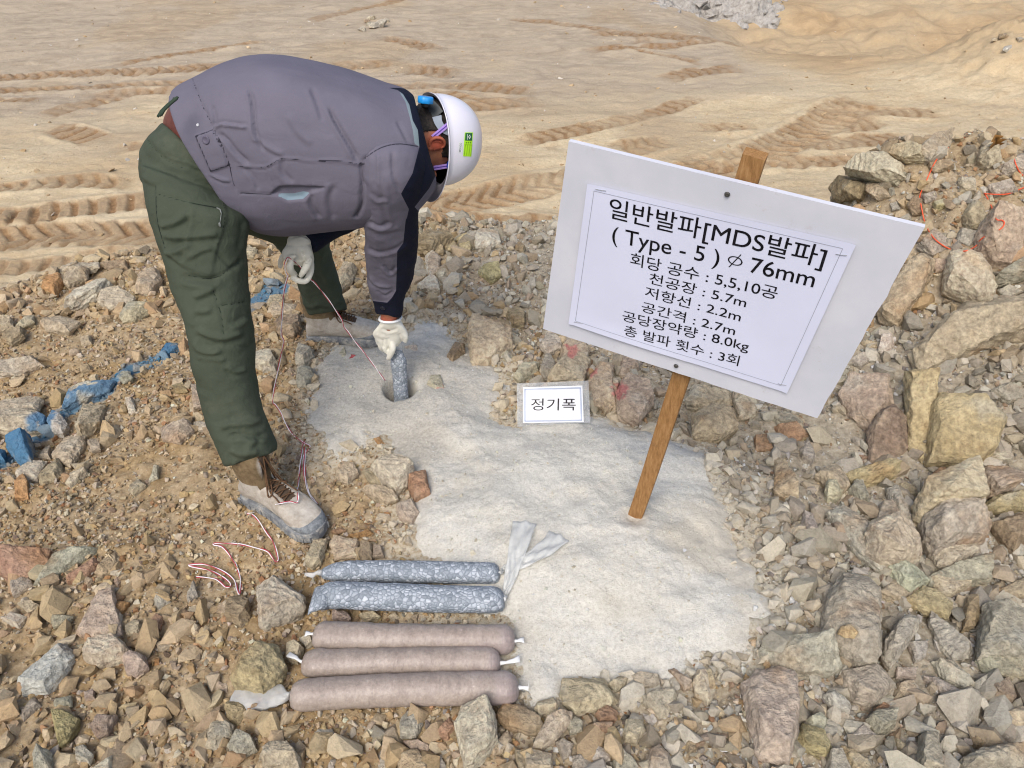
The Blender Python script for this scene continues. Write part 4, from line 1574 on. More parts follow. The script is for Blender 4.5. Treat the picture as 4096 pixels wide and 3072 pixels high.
def sausage(p, q, rad, left, right, sag, seed, wob=0.06):
    """rings of a filled bag from p to q; left/right = (end scale, length of taper)"""
    rng = np.random.default_rng(seed)
    ax = unit(q - p)
    L = np.linalg.norm(q - p)
    up = np.array([0, 0, 1.0]); sd = unit(np.cross(ax, up)); up = np.cross(sd, ax)
    rings = []
    NR, NA = 90, 40
    for i in range(NR + 1):
        t = i / NR
        x = t * L
        dl, dr = x / (left[1] * rad), (L - x) / (right[1] * rad)
        s = 1.0
        if dl < 1: s = min(s, left[0] + (1 - left[0]) * math.sqrt(max(0, 1 - (1 - dl) ** 2)))
        if dr < 1: s = min(s, right[0] + (1 - right[0]) * math.sqrt(max(0, 1 - (1 - dr) ** 2)))
        c = p + ax * x + sd * 0.004 * math.sin(3.3 * t + seed) + up * (-sag * (1 - s) * rad)
        a = np.arange(NA) * 2 * math.pi / NA
        r = rad * s * (1 + wob * np.array([math.sin(5 * t + 2 * k_ + seed) for k_ in a]) * 0.5)
        flat = np.where(np.sin(a) < -0.55, 0.88, 1.0)
        rings.append(c + (np.cos(a) * r)[:, None] * sd * -1.03 + (np.sin(a) * r * flat)[:, None] * up * 0.97)
    return rings, ax, sd, up


m = Mat('brown_cartridge', 0.36, 0.45)
b1, b2 = m.noise(22, 5, 0.65), m.noise(130, 5, 0.75)
c = m.ramp(b1, [(0.3, srgb(140, 127, 118)), (0.55, srgb(156, 143, 133)), (0.75, srgb(172, 160, 151))])
c = m.mix(0.4, c, m.ramp(b2, [(0.3, (0.2, 0.2, 0.2)), (0.5, (0.5, 0.5, 0.5)), (0.7, (0.75, 0.75, 0.75))]), 'OVERLAY')
c = m.mix(m.mask(b2, 0.64, 0.74), c, srgb(204, 190, 182))
c = m.mix(m.math('MULTIPLY', m.mask(m.noise(7, 3), 0.5, 0.7), 0.4), c, srgb(138, 124, 130))
m.color(c).bump(m.math('ADD', m.noise(30, 5, 0.65, stretch=(2.4, 0.7, 1), distort=0.8), m.math('MULTIPLY', b2, 0.3)), 0.4, 0.008)
MBROWN = m.m


def knot(mb, c, ax, L, r, seed, flare=1.15):
    rng = np.random.default_rng(seed)
    pts = [c - ax * 0.006, c + ax * L * 0.25, c + ax * L * 0.6 + rng.normal(0, 0.003, 3), c + ax * L + rng.normal(0, 0.005, 3)]
    sd = unit(np.cross(ax, [0, 0, 1.0])); up = np.cross(sd, ax)
    rings = []
    for k, (pt, w) in enumerate(zip(pts, (0.9, 0.5, 0.75, flare))):
        a = np.arange(12) * 2 * math.pi / 12
        rr = r * w * (1 + 0.35 * np.sin(3 * a + seed) * (k > 1))
        rings.append(pt + (np.cos(a) * rr)[:, None] * sd + (np.sin(a) * rr * (0.6 if k > 1 else 1))[:, None] * up)
    return mb.loft(rings)


def pleats(v, p, ax, rad, L, seed):
    """gathers of the film running into the knots"""
    x = (v - p) @ ax
    r = v - p - x[:, None] * ax
    up = np.array([0, 0, 1.0])
    sd = unit(np.cross(ax, up))
    a = np.arctan2(r @ up, r @ sd)
    e = np.exp(-np.minimum(x, L - x).clip(0) / (0.5 * rad))
    w = 0.05 * rad * np.sin(11 * a + seed) * e + 0.02 * rad * np.sin(23 * a + 2 * seed) * e
    return v + (r / (np.linalg.norm(r, axis=1)[:, None] + 1e-9)) * w[:, None]


BROWN = [((595, 797), (1785, 832), 0.0332, 'uppermost of the three brown cartridges, short white knot at its left end'),
         ((532, 962), (1700, 962), 0.0322, 'middle brown cartridge, greyest of the three, knotted white at both ends'),
         ((457, 1152), (1806, 1108), 0.0350, 'lowest brown cartridge with a long clear film tail at its left end')]
for k, (a, b, rad, lab) in enumerate(BROWN):
    p, q = axis_pts(zl(*a), zl(*b), rad)
    p[2] = q[2] = max(p[2], q[2])
    rings, ax, sd, up = sausage(p, q, rad, (0.28, 1.0), (0.28, 0.9), 0.3, k + 1)
    root = empty('cartridge', (p + q) / 2 - up * rad, lab, 'cartridge', 'brown cartridges laid out in front of the dust')
    mb = MB().loft(rings)
    v = pleats(np.array(mb.v), p, ax, rad, np.linalg.norm(q - p), k)
    v += normals(v, np.array([f[:3] for f in mb.f[:-2]]))[:len(v)] * (0.0012 * fbm(v / np.array([0.02, 0.05, 0.05]), 3, k))[:, None]
    obj('filled_bag', v, mb.f, MBROWN, root)
    ends = []
    if k == 0: ends = [(p, -ax, 0.018, 0.006), (q, ax + 0.25 * np.array([0, 0.6, 0]), 0.02, 0.006)]
    if k == 1: ends = [(p, -ax - 0.4 * sd, 0.032, 0.006), (q, ax + 0.12 * np.array([0, 1, 0]), 0.05, 0.007)]
    if k == 2: ends = [(q, ax, 0.034, 0.007)]
    for e, dirn, L, r in ends:
        knot(MB(), e, unit(dirn), L, r, k).build('knot', MKNOT, root)
    if k == 2:                                        # the slack tail of clear film
        tp = [zl(455, 1152), zl(430, 1162), zl(380, 1158), zl(300, 1168), zl(215, 1165), zl(170, 1150), zl(125, 1160)]
        wd = [0.008, 0.012, 0.026, 0.036, 0.037, 0.032, 0.042]
        cs = [hit(*t, macro, 0.030 if i < 2 else 0.020) for i, t in enumerate(tp)]
        cs = spline(cs, 5)
        wd = np.interp(np.linspace(0, 1, len(cs)), np.linspace(0, 1, len(wd)), wd)
        rings = []
        for i, (c_, w_) in enumerate(zip(cs, wd)):
            a_ = np.arange(22) * 2 * math.pi / 22
            rip = 1 + 0.12 * np.sin(5 * a_ + 0.6 * i) + 0.08 * np.sin(9 * a_ - 0.9 * i)
            rings.append(c_ + (np.cos(a_) * w_ * rip)[:, None] * np.array([0.15, 1, 0]) + (np.sin(a_) * (0.011 if i > 6 else 0.009) * rip)[:, None] * np.array([0, 0, 1.0]))
        MB().loft(rings).build('film_tail', MFILM, root)

# grey crushed stone packed in clear film
m = Mat('crushed_stone_bag', 0.5, 0.3)
vo = m.n('ShaderNodeTexVoronoi'); vo.inputs['Scale'].default_value = 98; vo.inputs['Randomness'].default_value = 1
m.link(m.tc.outputs['Object'], vo.inputs['Vector'])
vd = m.n('ShaderNodeTexVoronoi', feature='DISTANCE_TO_EDGE'); vd.inputs['Scale'].default_value = 98
m.link(m.tc.outputs['Object'], vd.inputs['Vector'])
tone = m.n('ShaderNodeSeparateColor'); m.link(vo.outputs['Color'], tone.inputs[0])
c = m.ramp(tone.outputs[0], [(0.0, srgb(112, 120, 128)), (0.45, srgb(142, 149, 157)), (0.9, srgb(172, 178, 186)), (1.0, srgb(186, 191, 197))])
c = m.mix(m.mask(vd.outputs['Distance'], -0.02, 0.12), srgb(88, 97, 106), c)
c = m.mix(0.12, c, srgb(190, 200, 210))
m.color(c).bump(m.math('ADD', m.mask(vd.outputs['Distance'], 0.0, 0.3), m.math('MULTIPLY', tone.outputs[1], 0.8)), 0.45, 0.004)
MSTONEBAG = m.m


def grit(v, seed, amp=0.0009, sc=0.010):
    return amp * (1 - 2 * np.abs(fbm(v / sc, 2, seed)))


STONE = [((640, 458), (1697, 432), 0.0268, 'upper bag of crushed grey stone, its left end tapering to a point'),
         ((650, 590), (1722, 588), 0.0325, 'lower, thicker bag of crushed grey stone with a limp open left end')]
for k, (a, b, rad, lab) in enumerate(STONE):
    p, q = axis_pts(zl(*a), zl(*b), rad)
    p[2] = q[2] = max(p[2], q[2]) + 0.004
    rings, ax, sd, up = sausage(p, q, rad, ((0.15, 3.2), (0.72, 1.2))[k], (0.32, 1.0), 0.5, k + 4, 0.05)
    root = empty('stone_bag', (p + q) / 2 - up * rad, lab, 'stone bag', 'bags of crushed grey stone')
    mb = MB().loft(rings)
    v = np.array(mb.v)
    nrm = normals(v, np.array([f[:3] for f in mb.f[:-2]]))
    v = pleats(v + nrm * grit(v, k)[:, None], p, ax, rad, np.linalg.norm(q - p), k)
    obj('filled_bag', v, mb.f, MSTONEBAG, root)
    # tails of film
    if k == 0:
        tl = [([zl(1700, 430), zl(1712, 415), zl(1760, 385), zl(1850, 360), zl(1960, 285), zl(2045, 205)], [0.006, 0.008, 0.022, 0.036, 0.052, 0.064], 0.012)]
        knot(MB(), p, -ax, 0.035, 0.010, 3, 0.4).build('film_tip', MFILM, root)
    else:
        tl = [([zl(1724, 588), zl(1730, 545), zl(1752, 470), zl(1785, 350), zl(1815, 230), zl(1842, 130)], [0.006, 0.012, 0.026, 0.040, 0.056, 0.066], 0.022)]
        e0 = p + ax * 0.02
        MB().loft([[e0 + sd * (w * math.cos(t)) * 1.0 + up * (h_ * math.sin(t)) - ax * x_ + sd * sh for t in np.arange(18) * 2 * math.pi / 18]
                   for x_, w, h_, sh in ((0, rad * 1.0, rad * 0.9, 0), (0.02, rad * 1.05, rad * 0.7, 0.004), (0.036, rad * 1.15, rad * 0.4, 0.010), (0.042, rad * 1.25, rad * 0.16, 0.016))]).build('film_tip', MSTONEBAG, root)
    for pix, wds, lift in tl:
        cs = []
        for i, t in enumerate(pix):
            d = ray(*t); tt = np.linspace(1.2, 4, 1500); qq = CAM + tt[:, None] * d
            g = dust_z(qq[:, 0], qq[:, 1]) + (rad * 0.8 if i == 0 else lift * (0.6 if i < len(pix) - 1 else 0.25) + 0.004)
            cs.append(qq[int(np.argmax(qq[:, 2] < g))])
        cs = spline(cs, 6)
        wds = np.interp(np.linspace(0, 1, len(cs)), np.linspace(0, 1, len(wds)), wds)
        V, F = [], []
        NW = 14
        for i, (c_, w_) in enumerate(zip(cs, wds)):
            tg = unit(cs[min(i + 1, len(cs) - 1)] - cs[max(i - 1, 0)])
            sdd = unit(np.cross(tg, [0, 0, 1.0]))
            for j in range(NW):
                s = j / (NW - 1) - 0.5
                gath = math.exp(-i / 6.0)
                V.append(c_ + sdd * s * w_ + np.array([0, 0, 1.0]) * (0.0036 * math.sin(17 * s + 0.5 * i + 2 * math.sin(0.35 * i)) * (0.5 + gath) + 0.003 * math.sin(9 * s - 0.8 * i) + 0.0035 * math.sin(3 * s + 0.25 * i) + 0.004 * (k == 0) * math.sin(i * 0.4)))
        for i in range(len(cs) - 1):
            for j in range(NW - 1):
                a_ = i * NW + j
                F.append((a_, a_ + 1, a_ + NW + 1, a_ + NW))
        tail = obj('film_tail', V, F, MFILM, root)
        so = tail.modifiers.new('thickness', 'SOLIDIFY'); so.thickness = 0.0012
        knot(MB(), q, unit(cs[2] - q), 0.012, 0.006, k, 1.0).build('knot', MKNOT, root)

# the bag being lowered into the hole
tb0, tb1 = P(1601, 1575, 2.07), P(1590, 1395, 2.075)
tb0[2] -= 0.12
ax = unit(tb1 - tb0)
L = np.linalg.norm(tb1 - tb0)
sd = unit(np.cross(ax, [0, 1.0, 0])); up = np.cross(sd, ax)
rings = []
for i in range(61):
    t = i / 60
    a = np.arange(32) * 2 * math.pi / 32
    s = 0.0255 * (1 + 0.05 * math.sin(9 * t)) * (1 - 0.45 * smooth(t, 0.82, 1.0)) * (0.4 + 0.6 * min(1, t / 0.06))
    rings.append(tb0 + ax * L * t + (np.cos(a) * s)[:, None] * sd + (np.sin(a) * s * 0.9)[:, None] * up)
root = empty('stone_bag', tb0, 'bag of crushed grey stone held upright in the drill hole by the gloved hand', 'stone bag', 'bags of crushed grey stone')
mb = MB().loft(rings)
v = np.array(mb.v)
v = v + normals(v, np.array([f[:3] for f in mb.f[:-2]])) * grit(v, 9, 0.0013)[:, None]
obj('filled_bag', v, mb.f, MSTONEBAG, root)
MB().loft([tb1 - ax * 0.01 + (np.cos(a) * s_)[:, None] * sd + (np.sin(a) * s_ * 0.5)[:, None] * up + ax * x_ + sd * o_ for x_, s_, o_ in ((0, 0.016, 0), (0.02, 0.017, 0.002), (0.045, 0.022, 0.005), (0.075, 0.02, 0.008))]).build('film_tip', MFILM, root)

# ------------------------------------------------------------------ far heaps of stone
heap_rng = np.random.default_rng(8)


def far_ground(px, py):
    d = ray(px, py)
    t = np.linspace(3, 40, 6000)
    q = CAM + t[:, None] * d
    return q[int(np.argmax(q[:, 2] < field_base(q[:, 0], q[:, 1])))]


zt = lambda x, y: (x / 1.08, y / 1.08)
HEAP = [(1605, 78, 30, 'p', 'pale top stone of the small far heap'), (1585, 92, 26, 'g', 'blue grey stone at the upper left of the small far heap'), (1568, 128, 34, 'g', 'lowest left stone of the small far heap'),
        (1615, 115, 40, 'g', 'middle stone of the small far heap'), (1655, 105, 52, 'g', 'widest slab of the small far heap'), (1600, 104, 26, 'n', 'greenish stone inside the small far heap'), (1668, 90, 26, 'p', 'pale chip at the right of the small far heap'),
        (1664, 45, 10, 'p', 'lone white pebble behind the small far heap')]
for x_, y_, s_, tone, lab in HEAP:
    px, py = zt(x_, y_)
    c_ = far_ground(px, py + s_ * 0.2)
    sz = s_ / 1.08 / FPX * np.linalg.norm(c_ - CAM)
    vv, ff = chip(14, heap_rng, 0.6)
    bm = bmesh.new()
    vs = [bm.verts.new(p_ * sz * 0.62) for p_ in vv]
    for f_ in ff: bm.faces.new([vs[i_] for i_ in f_])
    bmesh.ops.subdivide_edges(bm, edges=bm.edges[:], cuts=2, use_grid_fill=True)
    bmesh.ops.triangulate(bm, faces=bm.faces)
    v = np.array([q_.co for q_ in bm.verts]); bm.verts.index_update(); f = [[q_.index for q_ in p_.verts] for p_ in bm.faces]; bm.free()
    v = v + 0.06 * sz * fbm(v / (sz * 0.4), 3, s_)[:, None] * unit(np.ones(3)) + c_ + np.array([0, 0, sz * 0.2])
    o = obj('rock', v, f, MROCK, None, False, at=c_)
    o.color = (*srgb(*TONES[tone][0]), 1)
    meta(o, lab, 'rock', 'small far heap of rocks')

# the long grey spoil heap running out of the top of the picture
SPOIL = np.array([far_ground(*p_)[:2] for p_ in ((3145, 128), (3060, 122), (2900, 92), (2760, 66), (2640, 34), (2560, -10), (2520, -90), (2700, -210), (3000, -210), (3120, -60))])
X, Y, F = grid(np.arange(SPOIL[:, 0].min() - 0.2, SPOIL[:, 0].max() + 0.2, 0.035), np.arange(SPOIL[:, 1].min() - 0.2, SPOIL[:, 1].max() + 0.2, 0.035))
q = np.stack([X.ravel(), Y.ravel()], -1)
base = field_base(q[:, 0], q[:, 1])
sdv = poly_sd(q, SPOIL) + 0.08 * n2(q[:, 0], q[:, 1], 0.3, 4, 101)
z = base - 0.05 + 0.40 * smooth(sdv, -0.02, 0.7) + 0.06 * n2(q[:, 0], q[:, 1], 0.13, 4, 103) * (sdv > -0.1)
keep = sdv > -0.05
F = F[keep[F].all(1)]
used = np.unique(F); remap = np.full(len(q), -1); remap[used] = np.arange(len(used))
V = np.stack([q[:, 0], q[:, 1], z], -1)
heapv, heapf = [V[used]], [remap[F]]
off = len(used)
tri = np.concatenate([heapf[0][:, [0, 1, 2]], heapf[0][:, [0, 2, 3]]])
heapf = [tri]
cand = np.where(keep)[0]
for i_ in heap_rng.choice(cand, 900):
    sz = 0.012 + 0.10 * heap_rng.uniform() ** 5
    vv, ff = chip(11, heap_rng, 0.7)
    heapv.append(vv * sz + V[i_] + (0, 0, sz * 0.3)); heapf.append(ff + off); off += len(vv)
m = Mat('spoil', 0.95, 0.1)
s1, s2 = m.noise(3, 5, 0.6), m.noise(26, 5, 0.75)
c = m.mix(0.55, m.ramp(s1, [(0.3, srgb(150, 140, 128)), (0.6, srgb(176, 172, 166))]), m.ramp(s2, [(0.3, srgb(110, 104, 96)), (0.65, srgb(198, 194, 188))]))
m.color(c).bump(s2, 0.8, 0.03)
MSPOIL = m.m
spoil = obj('spoil_heap', np.concatenate(heapv), np.concatenate(heapf), MSPOIL, None, False)
meta(spoil, 'grey heap of crushed rock at the top edge beside the sunken road', kind='stuff')
V2 = []
# loose stones on the far right bank
for x_, y_, s_, tone, lab in ((2140, 207, 36, 'w', 'white stone at the foot of the far right bank'), (2120, 157, 34, 'b', 'brown boulder on top of the far right bank'), (2085, 170, 22, 't', 'tan stone on the slope of the far right bank'), (2190, 170, 30, 'g', 'grey stone at the right edge of the far bank')):
    px, py = 2048 + x_ / 1.08, y_ / 1.08
    c_ = far_ground(px, py + 8)
    sz = s_ / 1.08 / FPX * np.linalg.norm(c_ - CAM)
    vv, ff = chip(16, heap_rng, 0.6)
    v = vv * sz * 0.6 + c_ + np.array([0, 0, sz * 0.15])
    o = obj('rock', v, ff, MROCK, None, False, at=c_)
    o.color = (*srgb(*TONES[tone][0]), 1)
    meta(o, lab, 'rock', 'loose stones on the far right bank')

# ------------------------------------------------------------------ orange wire and a dry leaf on the right-hand mound
GT = [[], []]
gx, gy = np.arange(-2.6, 3.2, 0.03), np.arange(0.6, 4.0, 0.03)
X, Y, F = grid(gx, gy)
sdx = dust_sd(X, Y).ravel()
gz = ground_z(X, Y).ravel()
dzv = dust_z(X.ravel(), Y.ravel(), sdx)
gz = np.where(sdx > 0, np.maximum(gz, dzv), gz)
GROUND_BVH = BVHTree.FromPolygons([Vector((a, b, c)) for a, b, c in zip(X.ravel(), Y.ravel(), gz)], F.tolist())


def lay(px, py, extra=(), lift=0.004):
    d = Vector(ray(px, py)).normalized()
    best = 1e9
    for bvh in (ROCK_BVH, GROUND_BVH, *extra):
        h = bvh.ray_cast(Vector(CAM), d)
        if h[0] is not None:
            best = min(best, h[3])
    if best > 1e8:
        best = 4.2
    return CAM + np.array(d) * (best - lift)


zc = lambda x, y: (3200 + x / 1.6585, 500 + y / 1.6585)
MORANGE = plain('orange_wire', srgb(226, 92, 56), 0.4, 0.4, 0.06)
ORANGE = [[(1486, 345), (1450, 300), (1425, 240), (1410, 180), (1330, 140), (1300, 110), (1230, 85), (1120, 55), (1085, 90)],
          [(985, 150), (940, 190), (900, 240), (860, 320), (830, 390), (795, 470), (805, 540), (830, 650), (880, 740), (950, 800), (1020, 830), (1100, 835), (1170, 800), (1210, 750), (1330, 690), (1355, 650), (1340, 632), (1300, 622), (1270, 540), (1230, 460), (1180, 380), (1170, 355)],
          [(1220, 455), (1300, 460), (1390, 455), (1486, 415), (1600, 380)]]
mb = MB()
for pth in ORANGE:
    pts = [lay(*zc(*p_), lift=0.006) for p_ in pth]
    mb.tube(spline(pts, 6), 0.0021, 7)
owire = obj('orange_wire', mb.v, mb.f, MORANGE, None, True, at=mb.v[0])
meta(owire, 'thin orange wire looped over the rocky mound right of the sign', 'wire')

lc = lay(*zc(1292, 118), lift=0.02)
V, F = [], []
LW = [(0, 0), (0.16, 0.30), (0.22, 0.14), (0.38, 0.42), (0.46, 0.22), (0.62, 0.44), (0.70, 0.20), (0.84, 0.24), (1.0, 0.0)]
out = [(a_, b_) for a_, b_ in LW] + [(a_, -b_) for a_, b_ in LW[-2:0:-1]]
lx, ly = unit([0.35, 0.1, -0.9]), unit([0.9, 0.2, 0.4])
ln = np.cross(lx, ly)
nl = len(out)
mid = [(a_, 0.0) for a_, _ in LW]
row = lambda a_, b_: lc + (lx * (a_ - 0.4) + ly * b_ + ln * (0.25 * abs(b_) + 0.10 * math.sin(6 * a_))) * 0.085
for t in (0, 1):
    V += [row(*p_) - ln * 0.0006 * t for p_ in LW] + [row(a_, -b_) - ln * 0.0006 * t for a_, b_ in LW] + [row(*p_) - ln * 0.0006 * t for p_ in mid]
n9 = len(LW)
for t in (0, 1):
    o_ = t * 3 * n9
    for i in range(n9 - 1):
        F.append((o_ + i, o_ + i + 1, o_ + 2 * n9 + i + 1, o_ + 2 * n9 + i))
        F.append((o_ + n9 + i, o_ + n9 + i + 1, o_ + 2 * n9 + i + 1, o_ + 2 * n9 + i))
leaf = obj('dry_leaf', V, F, plain('dry_leaf', srgb(128, 92, 48), 0.7, 0.2, 0.25, 60), None, True, at=lc)
meta(leaf, 'curled dry brown oak leaf on top of the mound right of the sign', 'leaf')

# ------------------------------------------------------------------ the man bending over the hole
def sec(L, R, Y, thick, skew=(0, 0), n=40, pw=2.3):
    """a ring whose silhouette runs from pixel L to pixel R at distance Y, thick metres deep along the line of sight"""
    a0, a1 = P(*L, Y), P(*R, Y)
    c = (a0 + a1) / 2
    a = (a1 - a0) / 2
    b = CAM - c
    b = b - a * (b @ a) / (a @ a)
    b = unit(b) * thick / 2
    if skew != (0, 0):
        b = b + P((L[0] + R[0]) / 2 + skew[0], (L[1] + R[1]) / 2 + skew[1], Y) - c
    t = np.arange(n) * 2 * math.pi / n
    ct, st = np.cos(t), np.sin(t)
    ct, st = np.sign(ct) * np.abs(ct) ** (2 / pw), np.sign(st) * np.abs(st) ** (2 / pw)
    return c + ct[:, None] * a + st[:, None] * b


def smooth_rings(rings, per=4):
    r = np.array(rings)
    m_, n_, _ = r.shape
    return list(spline(r.reshape(m_, -1), per).reshape(-1, n_, 3))


def fold(v, nrm, lines, conv):
    """creases, seams and drapes drawn along pixel lines: (points, height in m, width in px, one-sided)"""
    pxl = proj(v)
    view = CAM - v
    view /= np.linalg.norm(view, axis=1)[:, None]
    face = smooth((nrm * view).sum(1), -0.05, 0.35)
    for pts, amp, w, mode in lines:
        q = spline([conv(*p) for p in pts], 5) if len(pts) > 2 else np.array([conv(*p) for p in pts], float)
        lo, hi = q.min(0) - 4 * w, q.max(0) + 4 * w
        sel = np.where(((pxl > lo) & (pxl < hi)).all(1) & (face > 0))[0]
        if not len(sel):
            continue
        d, s, sh = line_sd(pxl[sel], q)
        taper = smooth(sh, 0, 0.16) * (1 - smooth(sh, 0.84, 1.0)) if mode != 's' else smooth(sh, 0, 0.02) * (1 - smooth(sh, 0.98, 1))
        if mode == 'r':                                     # ridge with a hollow at one side
            x = s * d / w
            g = np.exp(-x * x) - 0.55 * np.exp(-(x - 1.5) ** 2)
        elif mode == 'l':
            x = -s * d / w
            g = np.exp(-x * x) - 0.55 * np.exp(-(x - 1.5) ** 2)
        else:
            g = np.exp(-(d / w) ** 2)
        v[sel] += nrm[sel] * (amp * g * taper * face[sel])[:, None]
    return v


def pad(v, nrm, poly, amp, conv, soft=6):
    pxl = proj(v)
    view = CAM - v
    view /= np.linalg.norm(view, axis=1)[:, None]
    face = smooth((nrm * view).sum(1), -0.05, 0.25)
    sd_ = poly_sd(pxl, [conv(*p) for p in poly])
    return v + nrm * (amp * smooth(sd_, -soft, soft) * face)[:, None]


def cloth(name, c, weave=900, bump=0.15, var=0.10):
    m = Mat(name, 0.88, 0.15)
    base = m.ramp(m.noise(7, 5, 0.6), [(0.3, tuple(x * (1 - var) for x in c)), (0.7, tuple(x * (1 + var) for x in c))])
    return m, base


z1 = lambda x, y: (500 + x / 2.074, 150 + y / 2.074)
z2 = lambda x, y: (1300 + x / 2.37, 250 + y / 2.37)
z3 = lambda x, y: (500 + x / 2.5525, 850 + y / 2.5525)
z4 = lambda x, y: (1050 + x / 2.0743, 850 + y / 2.0743)
z5 = lambda x, y: (x / 1.843, 500 + y / 1.843)
zb = lambda x, y: (850 + x / 2.765, 1650 + y / 2.765)
zg = lambda x, y: (1080 + x / 6.379, 900 + y / 6.379)
zr = lambda x, y: (1440 + x / 3.607, 1180 + y / 3.607)
zh = lambda x, y: (1640 + x / 3.456, 340 + y / 3.456)
idn = lambda x, y: (x, y)

MAN0 = np.array([-0.72, 1.95, 0.0])
man = empty('person', MAN0, 'person in grey jacket, green trousers and white helmet, bent over the hole holding a wire', 'person')

# ---- trousers
mb = MB()
mb.loft(smooth_rings([sec((648, 482), (935, 765), 1.95, .335), sec((615, 520), (940, 790), 1.95, .355), sec((582, 558), (945, 815), 1.95, .38), sec((564, 648), (955, 860), 1.95, .38), sec((575, 735), (950, 890), 1.95, .32)]))
near_leg = [((566, 655), (925, 800), 1.86, .22), ((577, 740), (962, 840), 1.83, .21), ((610, 860), (985, 858), 1.79, .19), ((645, 960), (980, 930), 1.77, .185), ((668, 1040), (972, 1000), 1.75, .18),
            ((715, 1185), (985, 1157), 1.70, .165), ((762, 1335), (1005, 1305), 1.66, .16), ((794, 1500), (1010, 1472), 1.63, .155), ((829, 1657), (1037, 1630), 1.59, .15), ((870, 1770), (1075, 1732), 1.56, .15), ((921, 1863), (1094, 1803), 1.54, .145)]
mb.loft(smooth_rings([sec(*a) for a in near_leg]))
far_leg = [((640, 640), (960, 600), 2.05, .22), ((880, 880), (1060, 600), 2.12, .2), ((1030, 932), (1230, 700), 2.2, .18), ((1128, 990), (1292, 890), 2.27, .17), ((1182, 1095), (1334, 1072), 2.33, .155), ((1212, 1190), (1373, 1180), 2.36, .15), ((1238, 1262), (1388, 1237), 2.38, .145)]
mb.loft(smooth_rings([sec(*a) for a in far_leg]))
v, f = remeshed(mb, 0.0058, 8)
nr = normals(v, f)
v = v + nr * (0.0035 * fbm(v / np.array([0.10, 0.12, 0.05]), 3, 5) * 1.0)[:, None]
nr = normals(v, f)
T = [([(1150, 445), (1380, 452), (1620, 478)], 0.004, 7, 'r'), ([(1160, 508), (1400, 572), (1610, 612)], -0.004, 4, 's'), ([(1640, 540), (1660, 660), (1640, 760), (1600, 880), (1580, 930)], 0.004, 6, 'r'),
     ([(1420, 600), (1415, 700), (1395, 830), (1370, 1050)], 0.006, 10, 'r'), ([(1180, 745), (1290, 722), (1410, 640)], 0.008, 14, 'r'), ([(1190, 800), (1300, 828), (1450, 822), (1640, 795)], 0.008, 13, 'r'),
     ([(1210, 940), (1320, 928), (1395, 860)], 0.009, 13, 'l'), ([(1390, 985), (1490, 925), (1580, 905)], 0.006, 10, 'r'), ([(1390, 1110), (1560, 1132), (1700, 1062), (1785, 980)], -0.006, 7, 's'), ([(1200, 880), (1230, 935), (1290, 980), (1370, 1055)], 0.006, 9, 'r'),
     ([(1050, 370), (1100, 410), (1190, 435)], 0.006, 12, 'r'), ([(1070, 50), (1090, 110), (1150, 190), (1230, 260), (1360, 320)], -0.005, 6, 's'), ([(1190, 205), (1360, 260)], -0.004, 4, 's'), ([(1200, 240), (1360, 300)], -0.004, 5, 's'), ([(1360, 255), (1430, 300), (1560, 340)], 0.006, 9, 'r'),
     ([(1460, 280), (1560, 400), (1660, 450)], 0.008, 14, 'l'), ([(1100, 40), (1250, 90), (1440, 180)], 0.003, 6, 's')]
v = fold(v, nr, T, z5)
T = [([(560, 640), (690, 690), (880, 700), (940, 640)], -0.009, 14, 'r'), ([(690, 870), (800, 830), (930, 770)], 0.008, 13, 'r'), ([(900, 790), (950, 940), (985, 1060), (1010, 1240)], -0.004, 4, 's'), ([(975, 950), (1100, 935), (1245, 905)], -0.004, 4, 's'),
     ([(720, 1180), (850, 1250), (1010, 1282), (1230, 1210)], 0.009, 14, 'r'), ([(1020, 1350), (1260, 1372)], -0.004, 4, 's'), ([(705, 1290), (760, 1390), (880, 1425), (1000, 1390)], 0.010, 12, 'l'), ([(700, 1000), (800, 1010), (900, 980)], 0.006, 14, 'r'), ([(1060, 1180), (1150, 1160), (1270, 1080)], 0.006, 12, 'l'),
     ([(740, 1480), (900, 1500), (1020, 1500)], 0.004, 8, 's'), ([(1040, 1560), (1120, 1625), (1250, 1600)], 0.006, 10, 'r'), ([(930, 400), (1100, 560), (1190, 470)], -0.005, 8, 's'), ([(1230, 60), (1225, 200), (1190, 400)], 0.004, 10, 'r'), ([(1750, 880), (1900, 960), (2000, 900)], 0.006, 12, 'r')]
v = fold(v, nr, T, z3)
T = [([(60, 180), (200, 130), (400, 120), (580, 60)], 0.008, 14, 'r'), ([(140, 275), (330, 250), (480, 275), (620, 230)], -0.008, 12, 'r'), ([(180, 400), (350, 460), (520, 420)], 0.008, 16, 'r'), ([(200, 0), (215, 150), (260, 300)], -0.003, 5, 's'), ([(480, 270), (400, 400), (430, 450)], 0.006, 14, 'l'), ([(210, 560), (330, 600), (520, 540), (650, 430)], 0.005, 12, 's')]
v = fold(v, nr, T, zb)
v = fold(v, nr, [([(320, 600), (420, 740), (560, 780), (690, 700)], 0.007, 12, 'r'), ([(380, 740), (500, 830), (690, 780)], 0.006, 10, 'l'), ([(520, 250), (480, 450), (560, 600)], 0.005, 12, 'r')], z4)
v = pad(v, nr, [(1150, 450), (1640, 480), (1655, 690), (1600, 900), (1560, 1120), (1380, 1060), (1230, 950), (1160, 700)], 0.005, z5)
m, c = cloth('green_trousers', srgb(66, 73, 61), var=0.14)
c = m.mix(m.math('MULTIPLY', m.mask(m.noise(5, 5, 0.7), 0.52, 0.75), 0.30), c, srgb(104, 106, 92))
c = m.mix(m.mask(m.attr('seam'), 3.0, 1.0), c, srgb(28, 36, 30))
